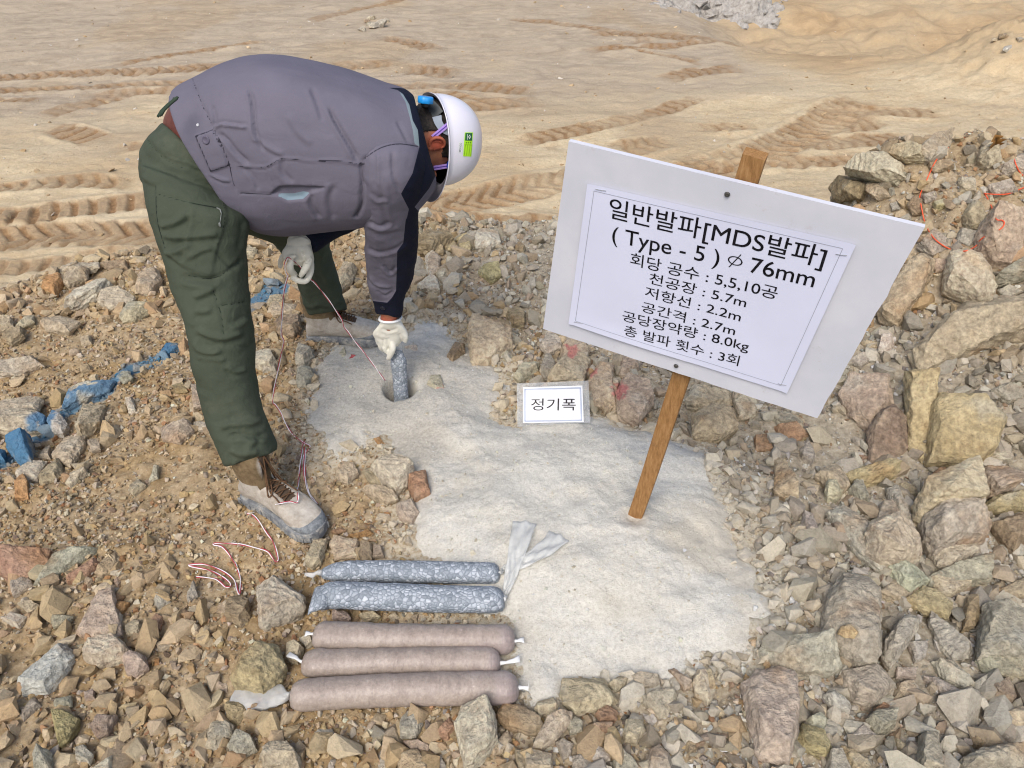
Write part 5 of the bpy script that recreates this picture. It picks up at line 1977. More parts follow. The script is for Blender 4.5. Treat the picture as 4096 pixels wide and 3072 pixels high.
m.color(c).bump(m.math('ADD', m.noise(30, 5, 0.6, distort=1.0), m.math('MULTIPLY', m.noise(500, 2), 0.15)), 0.45, 0.008)
trousers = obj('trousers', v, f, m.m, man)
pxl = proj(v)
sm = np.full(len(v), 99.0)
for ln_, cv in (([(1160, 508), (1400, 572), (1610, 612)], z5), ([(1640, 540), (1660, 660), (1640, 800)], z5), ([(1070, 50), (1090, 110), (1150, 190), (1230, 260), (1360, 320)], z5), ([(900, 790), (950, 940), (985, 1060), (1010, 1240)], z3), ([(975, 950), (1100, 935), (1245, 905)], z3), ([(1390, 1110), (1560, 1132), (1700, 1062), (1785, 980)], z5), ([(1150, 445), (1160, 700), (1230, 950)], z5)):
    sm = np.minimum(sm, line_sd(pxl, spline([cv(*p) for p in ln_], 5))[0])
attr(trousers.data, 'seam', sm)
MZIP = plain('zip_metal', srgb(118, 122, 120), 0.35, 0.6)
zp = [P(*z5(*p), 1.685) for p in ((1598, 610), (1622, 622), (1632, 650), (1626, 690), (1620, 735))]
TBVH = BVHTree.FromPolygons([Vector(p) for p in v], f.tolist())


def on(bvh, px, py, lift=0.002):
    d = Vector(ray(px, py)).normalized()
    h = bvh.ray_cast(Vector(CAM), d)
    return CAM + np.array(d) * ((h[3] if h[0] is not None else 2.0) - lift)


zp = [on(TBVH, *z5(*p), 0.004) for p in ((1598, 610), (1622, 622), (1632, 650), (1626, 690), (1620, 735))]
mbz = MB().tube(zp[:3], 0.0015, 6).tube(zp[2:], 0.0008, 6)
mbz.ball(zp[4], (0.003, 0.002, 0.006), 8)
mbz.build('zip_pull', MZIP, trousers)

# ---- belt
mb = MB()
mb.loft(smooth_rings([sec((652, 500), (935, 770), 1.95, .30), sec((655, 472), (932, 755), 1.95, .325), sec((676, 428), (935, 715), 1.95, .325), sec((700, 392), (940, 690), 1.95, .315), sec((725, 372), (950, 675), 1.95, .30)]))
m = Mat('belt_leather', 0.6, 0.3)
m.color(m.ramp(m.noise(30, 5), [(0.3, srgb(82, 42, 36)), (0.7, srgb(110, 62, 52))])).bump(m.noise(80, 4), 0.3, 0.002)
mb.build('belt', m.m, man)
mb = MB()
mb.loft([sec((618, 470), (936, 770), 1.95, .366), sec((634, 448), (936, 748), 1.95, .362), sec((640, 440), (934, 738), 1.95, .352)])
lp = [on(TBVH, *z1(*p), 0.02) for p in ((270, 660), (300, 610), (350, 560), (400, 520), (410, 500))]
MGREEN = plain('green_cloth', srgb(54, 66, 55), 0.85, 0.15)
mbl = MB()
for o_ in (0, 0.006, 0.012):
    mbl.tube([p_ + np.array([0.005, -0.002, 0.002]) * (o_ / 0.006) for p_ in lp], 0.003, 6)
mbl.build('belt_loop', MGREEN, trousers)

# ---- jacket
mb = MB()
torso = [((692, 352), (1074, 912), 1.95, .40, (-85, 45)), ((768, 313), (1150, 926), 1.95, .42, (-62, 35)), ((868, 258), (1235, 918), 1.95, .43, (-40, 20)), ((1000, 224), (1315, 900), 1.95, .44), ((1160, 235), (1400, 885), 1.95, .45), ((1320, 272), (1490, 860), 1.95, .45),
         ((1450, 310), (1590, 845), 1.95, .44), ((1560, 350), (1668, 800), 1.95, .40), ((1622, 366), (1728, 735), 1.95, .33), ((1660, 390), (1738, 690), 1.95, .27)]
mb.loft(smooth_rings([sec(*a) for a in torso]))
slv = [((1450, 520), (1680, 500), 1.92, .2), ((1446, 600), (1700, 600), 1.82, .19), ((1452, 690), (1700, 690), 1.79, .17), ((1456, 770), (1690, 768), 1.79, .165), ((1458, 850), (1674, 855), 1.82, .16), ((1462, 980), (1671, 972), 1.88, .15), ((1468, 1100), (1654, 1092), 1.95, .135), ((1482, 1180), (1625, 1180), 1.985, .12), ((1494, 1212), (1614, 1215), 1.998, .112), ((1502, 1256), (1606, 1268), 2.012, .10)]
sleeves = []
ms = MB().loft(smooth_rings([sec(*a) for a in slv]))
sleeves.append(remeshed(ms, 0.0046, 6))
ms = MB()
ms.tube(spline([P(1520, 560, 2.12), P(1500, 700, 2.18), P(1400, 820, 2.16), P(1290, 890, 2.09), P(1214, 965, 2.02)], 5), np.concatenate([np.full(8, .075), np.linspace(.075, .047, 13)]), 20)
sleeves.append(remeshed(ms, 0.0046, 6))
v, f = remeshed(mb, 0.0046, 10)
nr = normals(v, f)
v = v + nr * (0.0025 * fbm(v / np.array([0.16, 0.12, 0.10]), 3, 8))[:, None]
nr = normals(v, f)
thin = lambda L: [(p_, a_ * 0.8, w_ * (0.62 if w_ > 5 else 0.85), m_) for p_, a_, w_, m_ in L]
J1 = [([(1020, 410), (1058, 540), (1072, 700), (1085, 800), (1150, 950)], -0.012, 13, 'r'), ([(730, 755), (800, 722), (880, 730), (1030, 748)], 0.010, 10, 'l'), ([(760, 780), (850, 860), (930, 960), (1040, 1060)], -0.010, 14, 'r'), ([(720, 560), (745, 660), (740, 740)], -0.006, 12, 'r'),
      ([(875, 1075), (1050, 1070), (1170, 1072), (1310, 1003), (1480, 1020), (1659, 1030)], 0.004, 5, 'r'), ([(560, 340), (640, 560), (740, 760), (840, 980), (920, 1280)], -0.004, 4, 's'), ([(950, 1290), (1100, 1295), (1215, 1300)], -0.003, 4, 's'),
      ([(1170, 1075), (1215, 1180), (1218, 1300)], 0.004, 6, 'r'), ([(1060, 820), (1200, 920), (1330, 980)], 0.006, 16, 'r'), ([(1540, 400), (1600, 560), (1640, 700)], -0.006, 18, 'r'), ([(1000, 1080), (1080, 1180), (1100, 1280)], -0.005, 14, 'r'), ([(1300, 1010), (1310, 1120), (1400, 1210)], -0.006, 18, 'r'),
      ([(1540, 1290), (1550, 1400), (1620, 1510)], -0.008, 18, 'r'), ([(700, 1130), (800, 1180), (880, 1190)], 0.006, 10, 'r'), ([(1350, 620), (1420, 760), (1560, 900)], 0.004, 24, 'r')]
v = fold(v, nr, thin(J1), z1)
J2 = [([(30, 400), (90, 540), (170, 680), (240, 800), (325, 960)], -0.014, 13, 'r'), ([(330, 960), (400, 890), (540, 805), (700, 772), (880, 795)], -0.0045, 4, 's'), ([(-60, 930), (30, 930), (150, 935), (240, 950), (330, 970)], 0.004, 5, 's'), ([(500, 840), (505, 1000), (510, 1200)], 0.005, 14, 'r'), ([(635, 820), (640, 1000), (660, 1120), (720, 1250)], -0.007, 12, 'r'),
      ([(345, 960), (355, 1100), (350, 1240), (345, 1360), (285, 1480)], -0.014, 11, 's'), ([(390, 890), (395, 1000), (370, 1090)], -0.007, 8, 's'), ([(680, 540), (760, 700), (800, 770)], -0.004, 14, 'r'), ([(100, 1150), (40, 1300), (80, 1500)], -0.006, 22, 'r'), ([(560, 1000), (590, 1300), (640, 1600)], 0.004, 20, 'r')]
v = fold(v, nr, thin(J2), z2)
J4 = [([(860, 290), (960, 335), (1110, 300), (1200, 230)], -0.006, 13, 'r'), ([(1000, 430), (1060, 495), (1115, 440)], -0.008, 10, 'r'), ([(880, 520), (950, 600), (1080, 620)], 0.006, 12, 'r'), ([(920, 740), (1040, 748), (1085, 690), (1110, 640)], 0.004, 5, 's'), ([(880, 100), (1000, 150), (1150, 120)], 0.004, 16, 'r'), ([(940, 640), (1010, 690), (1090, 650)], -0.005, 10, 'l')]
v = pad(v, nr, [(585, 818), (722, 770), (872, 1055), (712, 1112)], 0.005, z1, 4)
v = pad(v, nr, [(1215, 1300), (1270, 1312), (1350, 1355), (1480, 1345), (1545, 1285), (1645, 1248), (1480, 1240), (1280, 1240)], -0.010, z1, 6)
m, c = cloth('jacket_cloth', srgb(102, 99, 112), var=0.07)
c = m.mix(m.mask(m.attr('seam'), 3.4, 1.2), c, srgb(48, 46, 56))
c = m.mix(m.mask(m.attr('strip'), -0.8, 0.8), c, srgb(122, 136, 142))
c = m.mix(m.mask(m.attr('navy'), -0.8, 0.8), c, srgb(22, 26, 42))
c = m.mix(m.mask(m.attr('lining'), -1.0, 1.0), c, srgb(118, 136, 148))
m.color(c).bump(m.math('ADD', m.noise(26, 5, 0.6, distort=1.0), m.math('MULTIPLY', m.noise(500, 2), 0.15)), 0.25, 0.008)
MJACKET = m.m
NAVY = [z2(*p) for p in ((600, 240), (700, 240), (770, 250), (850, 325), (895, 430), (900, 500), (930, 580), (985, 720), (1010, 900), (1060, 1050), (990, 1190), (850, 1370), (905, 1430), (920, 1659))] + \
       [z4(*p) for p in ((1310, 260), (1275, 500), (1200, 720), (1170, 900), (920, 880), (905, 732), (1035, 748), (1075, 705), (1108, 650), (1118, 320), (1168, 252), (1188, 60))] + \
       [z2(*p) for p in ((775, 1480), (795, 1390), (720, 1245), (830, 1050), (895, 800), (880, 640), (832, 550), (800, 400), (740, 300), (690, 262))]


def dress(o, v, far=False):
    """panels, piping, lining and seams of the jacket as distances on the cloth"""
    pxl = proj(v)
    navy = np.full(len(v), 9.0) if far else poly_sd(pxl, NAVY)
    attr(o.data, 'navy', navy)
    attr(o.data, 'strip', poly_sd(pxl, [z2(*p) for p in ((700, 272), (745, 300), (800, 395), (835, 545), (885, 640), (900, 798), (850, 772), (832, 640), (800, 505), (762, 372))]))
    near_side = v[:, 1] < 1.95
    attr(o.data, 'lining', np.where(near_side, poly_sd(pxl, [z1(*p) for p in ((1222, 1302), (1275, 1318), (1350, 1350), (1480, 1338), (1535, 1285), (1480, 1275), (1400, 1292), (1300, 1292))]), -99))
    sm = np.full(len(v), 99.0)
    for ln_, cv in SEAMS:
        sm = np.minimum(sm, line_sd(pxl, spline([cv(*p) for p in ln_], 5) if len(ln_) > 2 else [cv(*p) for p in ln_])[0])
    attr(o.data, 'seam', np.where(near_side, sm, 99))


SEAMS = (([(560, 340), (640, 560), (740, 760), (840, 980), (920, 1280)], z1), ([(875, 1075), (1050, 1070), (1170, 1072), (1310, 1003), (1480, 1020), (1659, 1030)], z1), ([(330, 960), (400, 890), (540, 805), (700, 772), (880, 795)], z2), ([(950, 1290), (1100, 1295), (1215, 1300)], z1), ([(585, 818), (722, 770)], z1), ([(722, 770), (872, 1055)], z1), ([(712, 1112), (872, 1055)], z1), ([(585, 818), (712, 1112)], z1), ([(-60, 930), (30, 930), (150, 935), (240, 950), (330, 970)], z2))
jacket = obj('jacket', v, f, MJACKET, man)
dress(jacket, v)
for k, (sv_, sf_) in enumerate(sleeves):
    nr_ = normals(sv_, sf_)
    sv_ = sv_ + nr_ * (0.003 * fbm(sv_ / np.array([0.05, 0.12, 0.06]), 3, 18 + k))[:, None]
    if k == 0:
        nr_ = normals(sv_, sf_)
        sv_ = fold(sv_, nr_, thin(J4) + [(p_, a_ * 0.8, w_ * 0.6, m_) for p_, a_, w_, m_ in []], z4)
        sv_ = fold(sv_, nr_, thin([([(500, 840), (505, 1000), (510, 1200)], 0.005, 14, 'r'), ([(635, 820), (640, 1000), (660, 1120), (720, 1250)], -0.007, 12, 'r'), ([(680, 540), (760, 700), (800, 770)], -0.004, 14, 'r'), ([(560, 1000), (590, 1300), (640, 1600)], 0.004, 20, 'r'), ([(400, 1500), (520, 1560), (640, 1500)], -0.006, 14, 'r'), ([(420, 1250), (500, 1320), (600, 1300)], 0.004, 14, 'l')]), z2)
    so_ = obj('sleeve', sv_, sf_, MJACKET, jacket)
    dress(so_, sv_, k == 1)
    if k == 0:
        SBVH = BVHTree.FromPolygons([Vector(p) for p in sv_], sf_.tolist())
        sleeve0 = so_
JBVH = BVHTree.FromPolygons([Vector(p) for p in v], f.tolist())


def disc(name, bvh, px, py, r, mat, parent, thick=0.003):
    c_ = on(bvh, px, py, -0.001)
    d_ = Vector(ray(px, py)).normalized()
    h = bvh.ray_cast(Vector(CAM), d_)
    nn_ = np.array(h[1]) if h[1] is not None else unit(CAM - c_)
    nn_ = nn_ if nn_ @ (CAM - c_) > 0 else -nn_
    ex = unit(np.cross(nn_, [0, 0, 1.0])); ey = np.cross(nn_, ex)
    t = np.arange(20) * 2 * math.pi / 20
    return MB().loft([[c_ + ex * math.cos(a) * r * s + ey * math.sin(a) * r * s + nn_ * h_ for a in t] for s, h_ in ((1, -0.002), (1, thick * 0.6), (0.85, thick), (0.6, thick), (0.5, thick * 0.75))]).build(name, mat, parent)


disc('snap_button', JBVH, *z1(672, 850), 0.0105, plain('grey_button', srgb(88, 84, 100), 0.5), jacket)
disc('snap_button', SBVH, *z4(998, 792), 0.0075, plain('navy_button', srgb(30, 32, 44), 0.4), sleeve0)
disc('rivet', JBVH, *z1(607, 726), 0.0035, plain('rivet_metal', srgb(200, 200, 204), 0.3, 0.7), jacket)
# ---- head, neck, limbs: one body
cv_ = unit([0.826, 0.47, -0.10])
fv = np.array([0.15, -0.05, -0.985]); fv = unit(fv - cv_ * (fv @ cv_))
sv = np.cross(fv, cv_)
if sv[1] > 0: sv = -sv
HC = P(1752, 562, 2.02)
hp = lambda c_, f_, s_: HC + cv_ * c_ + fv * f_ + sv * s_
mb = MB()
axes = np.stack([fv, sv, cv_])
mb.ball(hp(-0.005, -0.012, 0), (0.088, 0.072, 0.088), 20, axes)
mb.ball(hp(-0.075, 0.028, 0), (0.066, 0.062, 0.062), 16, axes)           # jaw and cheeks
mb.ball(hp(-0.125, 0.050, 0), (0.036, 0.034, 0.026), 12, axes)           # chin
mb.ball(hp(-0.035, 0.078, 0), (0.020, 0.058, 0.016), 12, axes)           # brow
mb.tube([hp(-0.045, 0.085, 0), hp(-0.070, 0.098, 0), hp(-0.088, 0.106, 0)], [0.010, 0.013, 0.015], 10)   # nose
mb.tube([hp(-0.113, 0.084, -0.022), hp(-0.113, 0.092, 0), hp(-0.113, 0.084, 0.022)], 0.007, 8)
for sg in (-1, 1):
    mb.ball(hp(-0.085, 0.060, sg * 0.035), (0.026, 0.024, 0.026), 10, axes)
mb.tube([hp(-0.06, -0.03, 0), hp(-0.13, -0.028, 0), P(1600, 520, 1.96), P(1500, 530, 1.96)], [0.058, 0.058, 0.066, 0.09], 18)
mb.tube(spline([P(1520, 540, 1.96), P(1300, 560, 1.95), P(1050, 570, 1.95), P(850, 600, 1.95), P(780, 680, 1.95)], 5), 0.10, 18)
for sg, pts in ((1, [(1560, 560, 1.86), (1570, 720, 1.80), (1565, 900, 1.84), (1560, 1100, 1.95), (1557, 1240, 2.010), (1556, 1305, 2.036)]), (-1, [(1520, 560, 2.1), (1480, 720, 2.16), (1390, 820, 2.15), (1290, 890, 2.09), (1212, 960, 2.02)])):
    mb.tube(spline([P(*p) for p in pts], 5), np.linspace(0.034, 0.0255, 5 * (len(pts) - 1) + 1), 16)
for sec_list in (near_leg, far_leg):
    cen = [(P(*a[0], a[2]) + P(*a[1], a[2])) / 2 for a in sec_list]
    cen = cen[:-1]
    mb.tube(spline(cen, 4), np.linspace(0.06, 0.032, 4 * (len(cen) - 1) + 1), 16)
v, f = remeshed(mb, 0.0046, 5)
skin = Mat('skin', 0.55, 0.35)
c = skin.ramp(skin.noise(40, 5), [(0.3, srgb(150, 98, 74)), (0.7, srgb(176, 120, 92))])
c = skin.mix(skin.mask(skin.attr('flush'), 0.2, 0.9), c, srgb(176, 88, 66))
skin.color(c).bump(skin.noise(300, 3), 0.1, 0.001)
skin.b.inputs['Subsurface Weight'].default_value = 0.08
skin.b.inputs['Subsurface Radius'].default_value = (0.01, 0.004, 0.002)
HB = BVHTree.FromPolygons([Vector(p) for p in v], f.tolist())
# the ear
em = MB()
ep = lambda x, y, l=0.010: on(HB, *zh(x, y), l)
em.tube(spline([ep(300, 880, .008), ep(272, 820, .013), ep(296, 760, .017), ep(360, 730, .020), ep(435, 742, .019), ep(478, 790, .014), ep(468, 845, .008), ep(430, 868, .004)], 5), np.concatenate([np.linspace(.0052, .0042, 18), np.linspace(.0042, .003, 18)]), 10)
em.tube(spline([ep(330, 850, .008), ep(318, 800, .011), ep(370, 770, .012), ep(430, 790, .010)], 5), 0.0034, 8)
ec = ep(370, 800, 0.003)
em.ball(ec, (0.024, 0.008, 0.018), 12, np.stack([cv_, sv, fv]))
em.ball(ep(285, 862, .009), (0.009, 0.006, 0.009), 8, np.stack([cv_, sv, fv]))
em.ball(ep(335, 875, .006), (0.005, 0.005, 0.006), 8, np.stack([cv_, sv, fv]))
b0_ = len(v)
vv = np.concatenate([v, np.array(em.v)])
ff = [tuple(q) for q in f] + [tuple(i + b0_ for i in q) for q in em.f]
body = obj('body', vv, ff, skin.m, man)
ear_c = ep(370, 800, .01)
wr = P(1556, 1270, 2.015)
attr(body.data, 'flush', np.maximum(np.exp(-(np.linalg.norm(vv - ear_c, axis=1) / 0.03) ** 2), np.exp(-(np.linalg.norm(vv - wr, axis=1) / 0.04) ** 2)))
# hair: a short thick cap over skull, nape and sideburn
rel = v - HC
rc, rf, rs = rel @ cv_, rel @ fv, rel @ sv
line = np.where(rf < -0.035, -0.125, np.where(rf < 0.012, -0.024, np.where(rf < 0.030, -0.022, -0.004)))
hairm = (rc > line + 0.006 * fbm(v / 0.008, 2, 4)) & (np.linalg.norm(rel, axis=1) < 0.17) & (rf < 0.055)
hf = f[hairm[f].all(1)]
used = np.unique(hf); remap = np.full(len(v), -1); remap[used] = np.arange(len(used))
nr = normals(v, f)
hv = v[used] + nr[used] * (0.0035 + 0.0015 * fbm(v[used] / np.array([0.004, 0.012, 0.004]), 3, 2))[:, None]
m = Mat('black_hair', 0.6, 0.4)
m.color(m.ramp(m.noise(160, 4), [(0.3, srgb(18, 15, 14)), (0.7, srgb(46, 38, 33))])).bump(m.noise(300, 4, 0.7), 0.8, 0.003)
hair = obj('hair', hv, remap[hf], m.m, man)
so = hair.modifiers.new('thickness', 'SOLIDIFY'); so.thickness = 0.004
HB2 = BVHTree.FromPolygons([Vector(p) for p in np.concatenate([v, hv])], f.tolist() + (remap[hf] + len(v)).tolist())
onh = lambda x, y, l=0.003: on(HB2, *zh(x, y), l)

# ---- helmet
m = Mat('helmet_shell', 0.28, 0.5)
m.color(m.mix(m.mask(m.noise(6, 5), 0.4, 0.8), srgb(222, 220, 230), srgb(206, 204, 214)))
m.b.inputs['Coat Weight'].default_value = 0.2
NA, NH = 72, 22
RF, RS, RH = 0.117, 0.101, 0.118
rings = []
def hring(k, h, grow=0.0):
    a = np.arange(NA) * 2 * math.pi / NA
    x, y = np.cos(a), np.sin(a)
    ex = 2.25
    x, y = np.sign(x) * np.abs(x) ** (2 / ex), np.sign(y) * np.abs(y) ** (2 / ex)
    return np.array([HC + fv * (RF * k * x[i] + 0) + sv * (RS * k * y[i]) + cv_ * h for i in range(NA)])
for j in range(NH):
    th = math.pi / 2 * j / (NH - 0.4)
    rings.append(hring(math.cos(th) ** 0.86, RH * math.sin(th)))
# lip and brim below the rim
a = np.arange(NA) * 2 * math.pi / NA
front = np.clip(np.cos(a), 0, 1) ** 1.5
lip = []
for r_, dz in ((1.0, -0.012), (1.03, -0.016)):
    base_ = hring(1.0, dz)
    out_ = (base_ - HC - cv_ * dz)
    lip.append(base_ + out_ / np.linalg.norm(out_, axis=1)[:, None] * ((r_ - 1) * 0.12 + (0.036 * front * (r_ > 1.0)))[:, None] - cv_ * (0.020 * front * (r_ > 1.0))[:, None])
brim_edge = lip[1]
seq = [brim_edge, lip[0]] + rings
inner = [HC + (r_ - HC) * 0.972 for r_ in rings]
bi = brim_edge - cv_ * 0.003
seq2 = [bi, lip[0] * 1.0 - cv_ * 0.004 + (HC - lip[0]) * 0.03] + inner
mb = MB()
mb.loft(seq[::1] , cap=False); top_i = len(mb.v)
mb.f.append(tuple(range(top_i - NA, top_i)))
nb = len(mb.v)
mb.loft([s_[::-1] for s_ in seq2], cap=False)
mb.f.append(tuple(range(len(mb.v) - NA, len(mb.v))))
mb.f += [(i, (i + 1) % NA, nb + NA - 1 - (i + 1) % NA, nb + NA - 1 - i) for i in range(NA)]
helmet = mb.build('helmet', m.m, man)
HELM = BVHTree.FromPolygons([Vector(p) for p in mb.v], mb.f)
# raised crown ridge
rg = [HC + (fv * math.cos(t) * RF * 1.0 + cv_ * math.sin(t) * RH * 1.0) for t in np.linspace(0.5, math.pi - 0.5, 24)]
# inside: dark liner, headband, nape plate, knob, clips and chin straps
MLIN = plain('dark_liner', srgb(34, 34, 38), 0.8, 0.2)
MB().loft([HC + (r_ - HC) * 0.955 for r_ in rings[:-1]] + [HC + (r_ - HC) * 0.94 for r_ in rings[:-1]][::-1], cap=False).build('liner', MLIN, helmet)


def ribbon(name, pts, w, mat, parent, thick=0.0016):
    p = spline(pts, 5)
    V, F = [], []
    for i in range(len(p)):
        tg = unit(p[min(i + 1, len(p) - 1)] - p[max(i - 1, 0)])
        nn_ = unit(CAM - p[i]); sd_ = unit(np.cross(tg, nn_))
        nn_ = np.cross(sd_, tg)
        ww = w if np.isscalar(w) else np.interp(i / (len(p) - 1), np.linspace(0, 1, len(w)), w)
        V += [p[i] + sd_ * ww / 2, p[i] - sd_ * ww / 2, p[i] - sd_ * ww / 2 - nn_ * thick, p[i] + sd_ * ww / 2 - nn_ * thick]
    for i in range(len(p) - 1):
        for k in range(4):
            F.append((4 * i + k, 4 * i + (k + 1) % 4, 4 * i + 4 + (k + 1) % 4, 4 * i + 4 + k))
    F += [(3, 2, 1, 0), tuple(4 * len(p) - 4 + k for k in range(4))]
    return obj(name, V, F, mat, parent, False)


MBAND = plain('grey_band', srgb(142, 152, 166), 0.5, 0.35)
MPLATE = plain('nape_plate', srgb(62, 68, 70), 0.5, 0.35)
MKNOB = plain('blue_knob', srgb(34, 140, 214), 0.35, 0.45)
MCLIP = plain('blue_clip', srgb(24, 52, 160), 0.4, 0.4)
MSTRAP = plain('lavender_strap', srgb(168, 140, 214), 0.7, 0.2)
bp3 = [onh(370, 430, .014), onh(395, 520, .010), onh(450, 600, .009), onh(540, 650, .009)]
ribbon('headband', bp3, [0.024, 0.020, 0.018, 0.018], MBAND, helmet)
ribbon('headband', [onh(575, 420, .010), onh(588, 560, .010), onh(596, 700, .010), onh(590, 860, .010), onh(570, 1030, .010)], [0.006, 0.012, 0.014, 0.012, 0.010], MBAND, helmet)
kc = hp(-0.030, -0.118, 0.0)
pl0, pl1, pl2 = onh(200, 265, .022), onh(300, 320, .022), onh(400, 410, .018)
ribbon('nape_plate', [hp(-0.044, -0.098, 0.006), hp(-0.038, -0.096, 0.024), hp(-0.032, -0.087, 0.044), hp(-0.026, -0.074, 0.058)], 0.032, MPLATE, helmet, 0.004)
ka = unit(-fv + 0.1 * cv_)
kx = unit(np.cross(ka, cv_)); ky = np.cross(ka, kx)
t = np.arange(24) * 2 * math.pi / 24
kr = 0.0195 * (1 + 0.05 * np.cos(8 * t))
kb = P(*zh(215, 205), 1.95)
mbk = MB().loft([kb + ka * h_ + (np.cos(t) * kr * s_)[:, None] * kx + (np.sin(t) * kr * s_)[:, None] * ky for h_, s_ in ((-0.008, 0.95), (-0.007, 1), (0.006, 1), (0.008, 0.9))])
mbk.build('adjuster_knob', MKNOB, helmet)
MB().tube([kb - ka * 0.006, hp(-0.040, -0.096, 0.010)], 0.011, 12).build('knob_mount', MPLATE, helmet)
for (a_, b_, w_) in (((560, 520), (312, 722), 0.0115), ((520, 1118), (330, 1148), 0.0115)):
    pts = [onh(a_[0] + (b_[0] - a_[0]) * q, a_[1] + (b_[1] - a_[1]) * q, 0.010 * (1 - q) + 0.006) for q in (0, 0.35, 0.7, 1)]
    st = ribbon('chin_strap', pts, w_, MSTRAP, helmet)
    mid = [p_ * 0.985 + CAM * 0.015 * 0 + p_ * 0.015 for p_ in pts]
    ribbon('strap_stitching', [p_ + unit(CAM - p_) * 0.0008 for p_ in pts], 0.0022, plain('purple_thread', srgb(72, 48, 150), 0.7), st, 0.0004)
for x_, y_, w_, h_ in ((570, 520, .017, .022), (548, 1105, .015, .020)):
    c_ = onh(x_, y_, 0.014)
    nn_ = unit(CAM - c_); ex = unit(np.cross(nn_, [0.3, 0, 1.0])); ey = np.cross(nn_, ex)
    mbc = MB()
    mbc.loft([[c_ + ex * w_ / 2 * s_ * q_[0] + ey * h_ / 2 * s_ * q_[1] + nn_ * d_ for q_ in ((-1, -.6), (-.6, -1), (.6, -1), (1, -.6), (1, .6), (.6, 1), (-.6, 1), (-1, .6))] for s_, d_ in ((1, -.004), (1, .002), (.8, .004))])
    mbc.build('strap_clip', MCLIP, helmet, False)
# stickers on the shell
def sticker(quad, mat, name, parent, lift=0.0012, nu=8, nv=10):
    q = [np.array(zh(*p), float) for p in quad]
    V, F = [], []
    for j in range(nv + 1):
        for i in range(nu + 1):
            s, t = i / nu, j / nv
            p = (q[0] * (1 - s) + q[1] * s) * (1 - t) + (q[3] * (1 - s) + q[2] * s) * t
            V.append(on(HELM, p[0], p[1], lift))
    for j in range(nv):
        for i in range(nu):
            a_ = j * (nu + 1) + i
            F.append((a_, a_ + nu + 1, a_ + nu + 2, a_ + 1))
    return obj(name, V, F, mat, parent)


MLIME = plain('lime_sticker', srgb(176, 236, 40), 0.4, 0.4, 0.03)
MDKG = plain('green_print', srgb(14, 96, 56), 0.4, 0.4, 0.03)
MOLV = plain('olive_print', srgb(112, 160, 40), 0.4, 0.4, 0.03)
MWHT = plain('white_print', srgb(224, 228, 226), 0.4, 0.4, 0.03)
sq = sticker([(758, 655), (872, 655), (848, 990), (735, 985)], MLIME, 'inspection_sticker', helmet)
sticker([(767, 665), (862, 665), (856, 770), (762, 768)], MDKG, 'sticker_print', sq, 0.0018, 4, 4)
sticker([(806, 715), (826, 685), (842, 718), (822, 752)], MWHT, 'sticker_print', sq, 0.0024, 2, 2)
sticker([(817, 710), (828, 700), (834, 716), (824, 730)], MDKG, 'sticker_print', sq, 0.0030, 2, 2)
sticker([(790, 680), (797, 680), (795, 758), (788, 758)], MWHT, 'sticker_print', sq, 0.0024, 1, 4)
for x0, x1, x2, x3 in ((764, 770, 752, 746), (795, 800, 784, 779), (828, 833, 816, 811), (856, 860, 842, 838)):
    sticker([(x0, 828), (x1, 828), (x2, 975), (x3, 975)], MOLV, 'sticker_print', sq, 0.0018, 1, 6)
sticker([(758, 822), (858, 826), (857, 832), (757, 828)], MOLV, 'sticker_print', sq, 0.0019, 4, 1)
for x_ in (772, 800, 828):
    sticker([(x_, 785), (x_ + 18, 786), (x_ + 16, 808), (x_ - 1, 807)], MOLV, 'sticker_print', sq, 0.0019, 1, 1)
s2 = sticker([(678, 790), (728, 790), (718, 935), (668, 932)], MWHT, 'certificate_sticker', helmet)
MGR = plain('grey_print', srgb(92, 96, 110), 0.5)
cu = bpy.data.curves.new('t', 'FONT'); cu.body = 'COVAS'
o_ = bpy.data.objects.new('t', cu); COL.objects.link(o_); bpy.context.view_layer.update()
me = bpy.data.meshes.new_from_object(o_.evaluated_get(bpy.context.evaluated_depsgraph_get()))
tv = get_np(me); tf = [tuple(t_.vertices) for t_ in me.loop_triangles]
bpy.data.objects.remove(o_)
lo, hi = tv.min(0), tv.max(0)
wv = []
for p in tv:
    s_, h_ = (p[0] - lo[0]) / (hi[0] - lo[0]), (p[1] - lo[1]) / (hi[1] - lo[1])
    px = (712 - 8 * s_) + (h_ - 1) * 28 + 4
    py = 800 + 95 * s_
    wv.append(on(HELM, *zh(px, py), 0.0017))
obj('lettering', wv, tf, MGR, s2, False)
t = np.arange(16) * 2 * math.pi / 16
obj('emblem', [on(HELM, *zh(690 + 13 * math.cos(a_) * q_, 913 + 13 * math.sin(a_) * q_), 0.0017) for q_ in (1, 0.55) for a_ in t], [(i, (i + 1) % 16, 16 + (i + 1) % 16, 16 + i) for i in range(16)], MGR, s2, False)

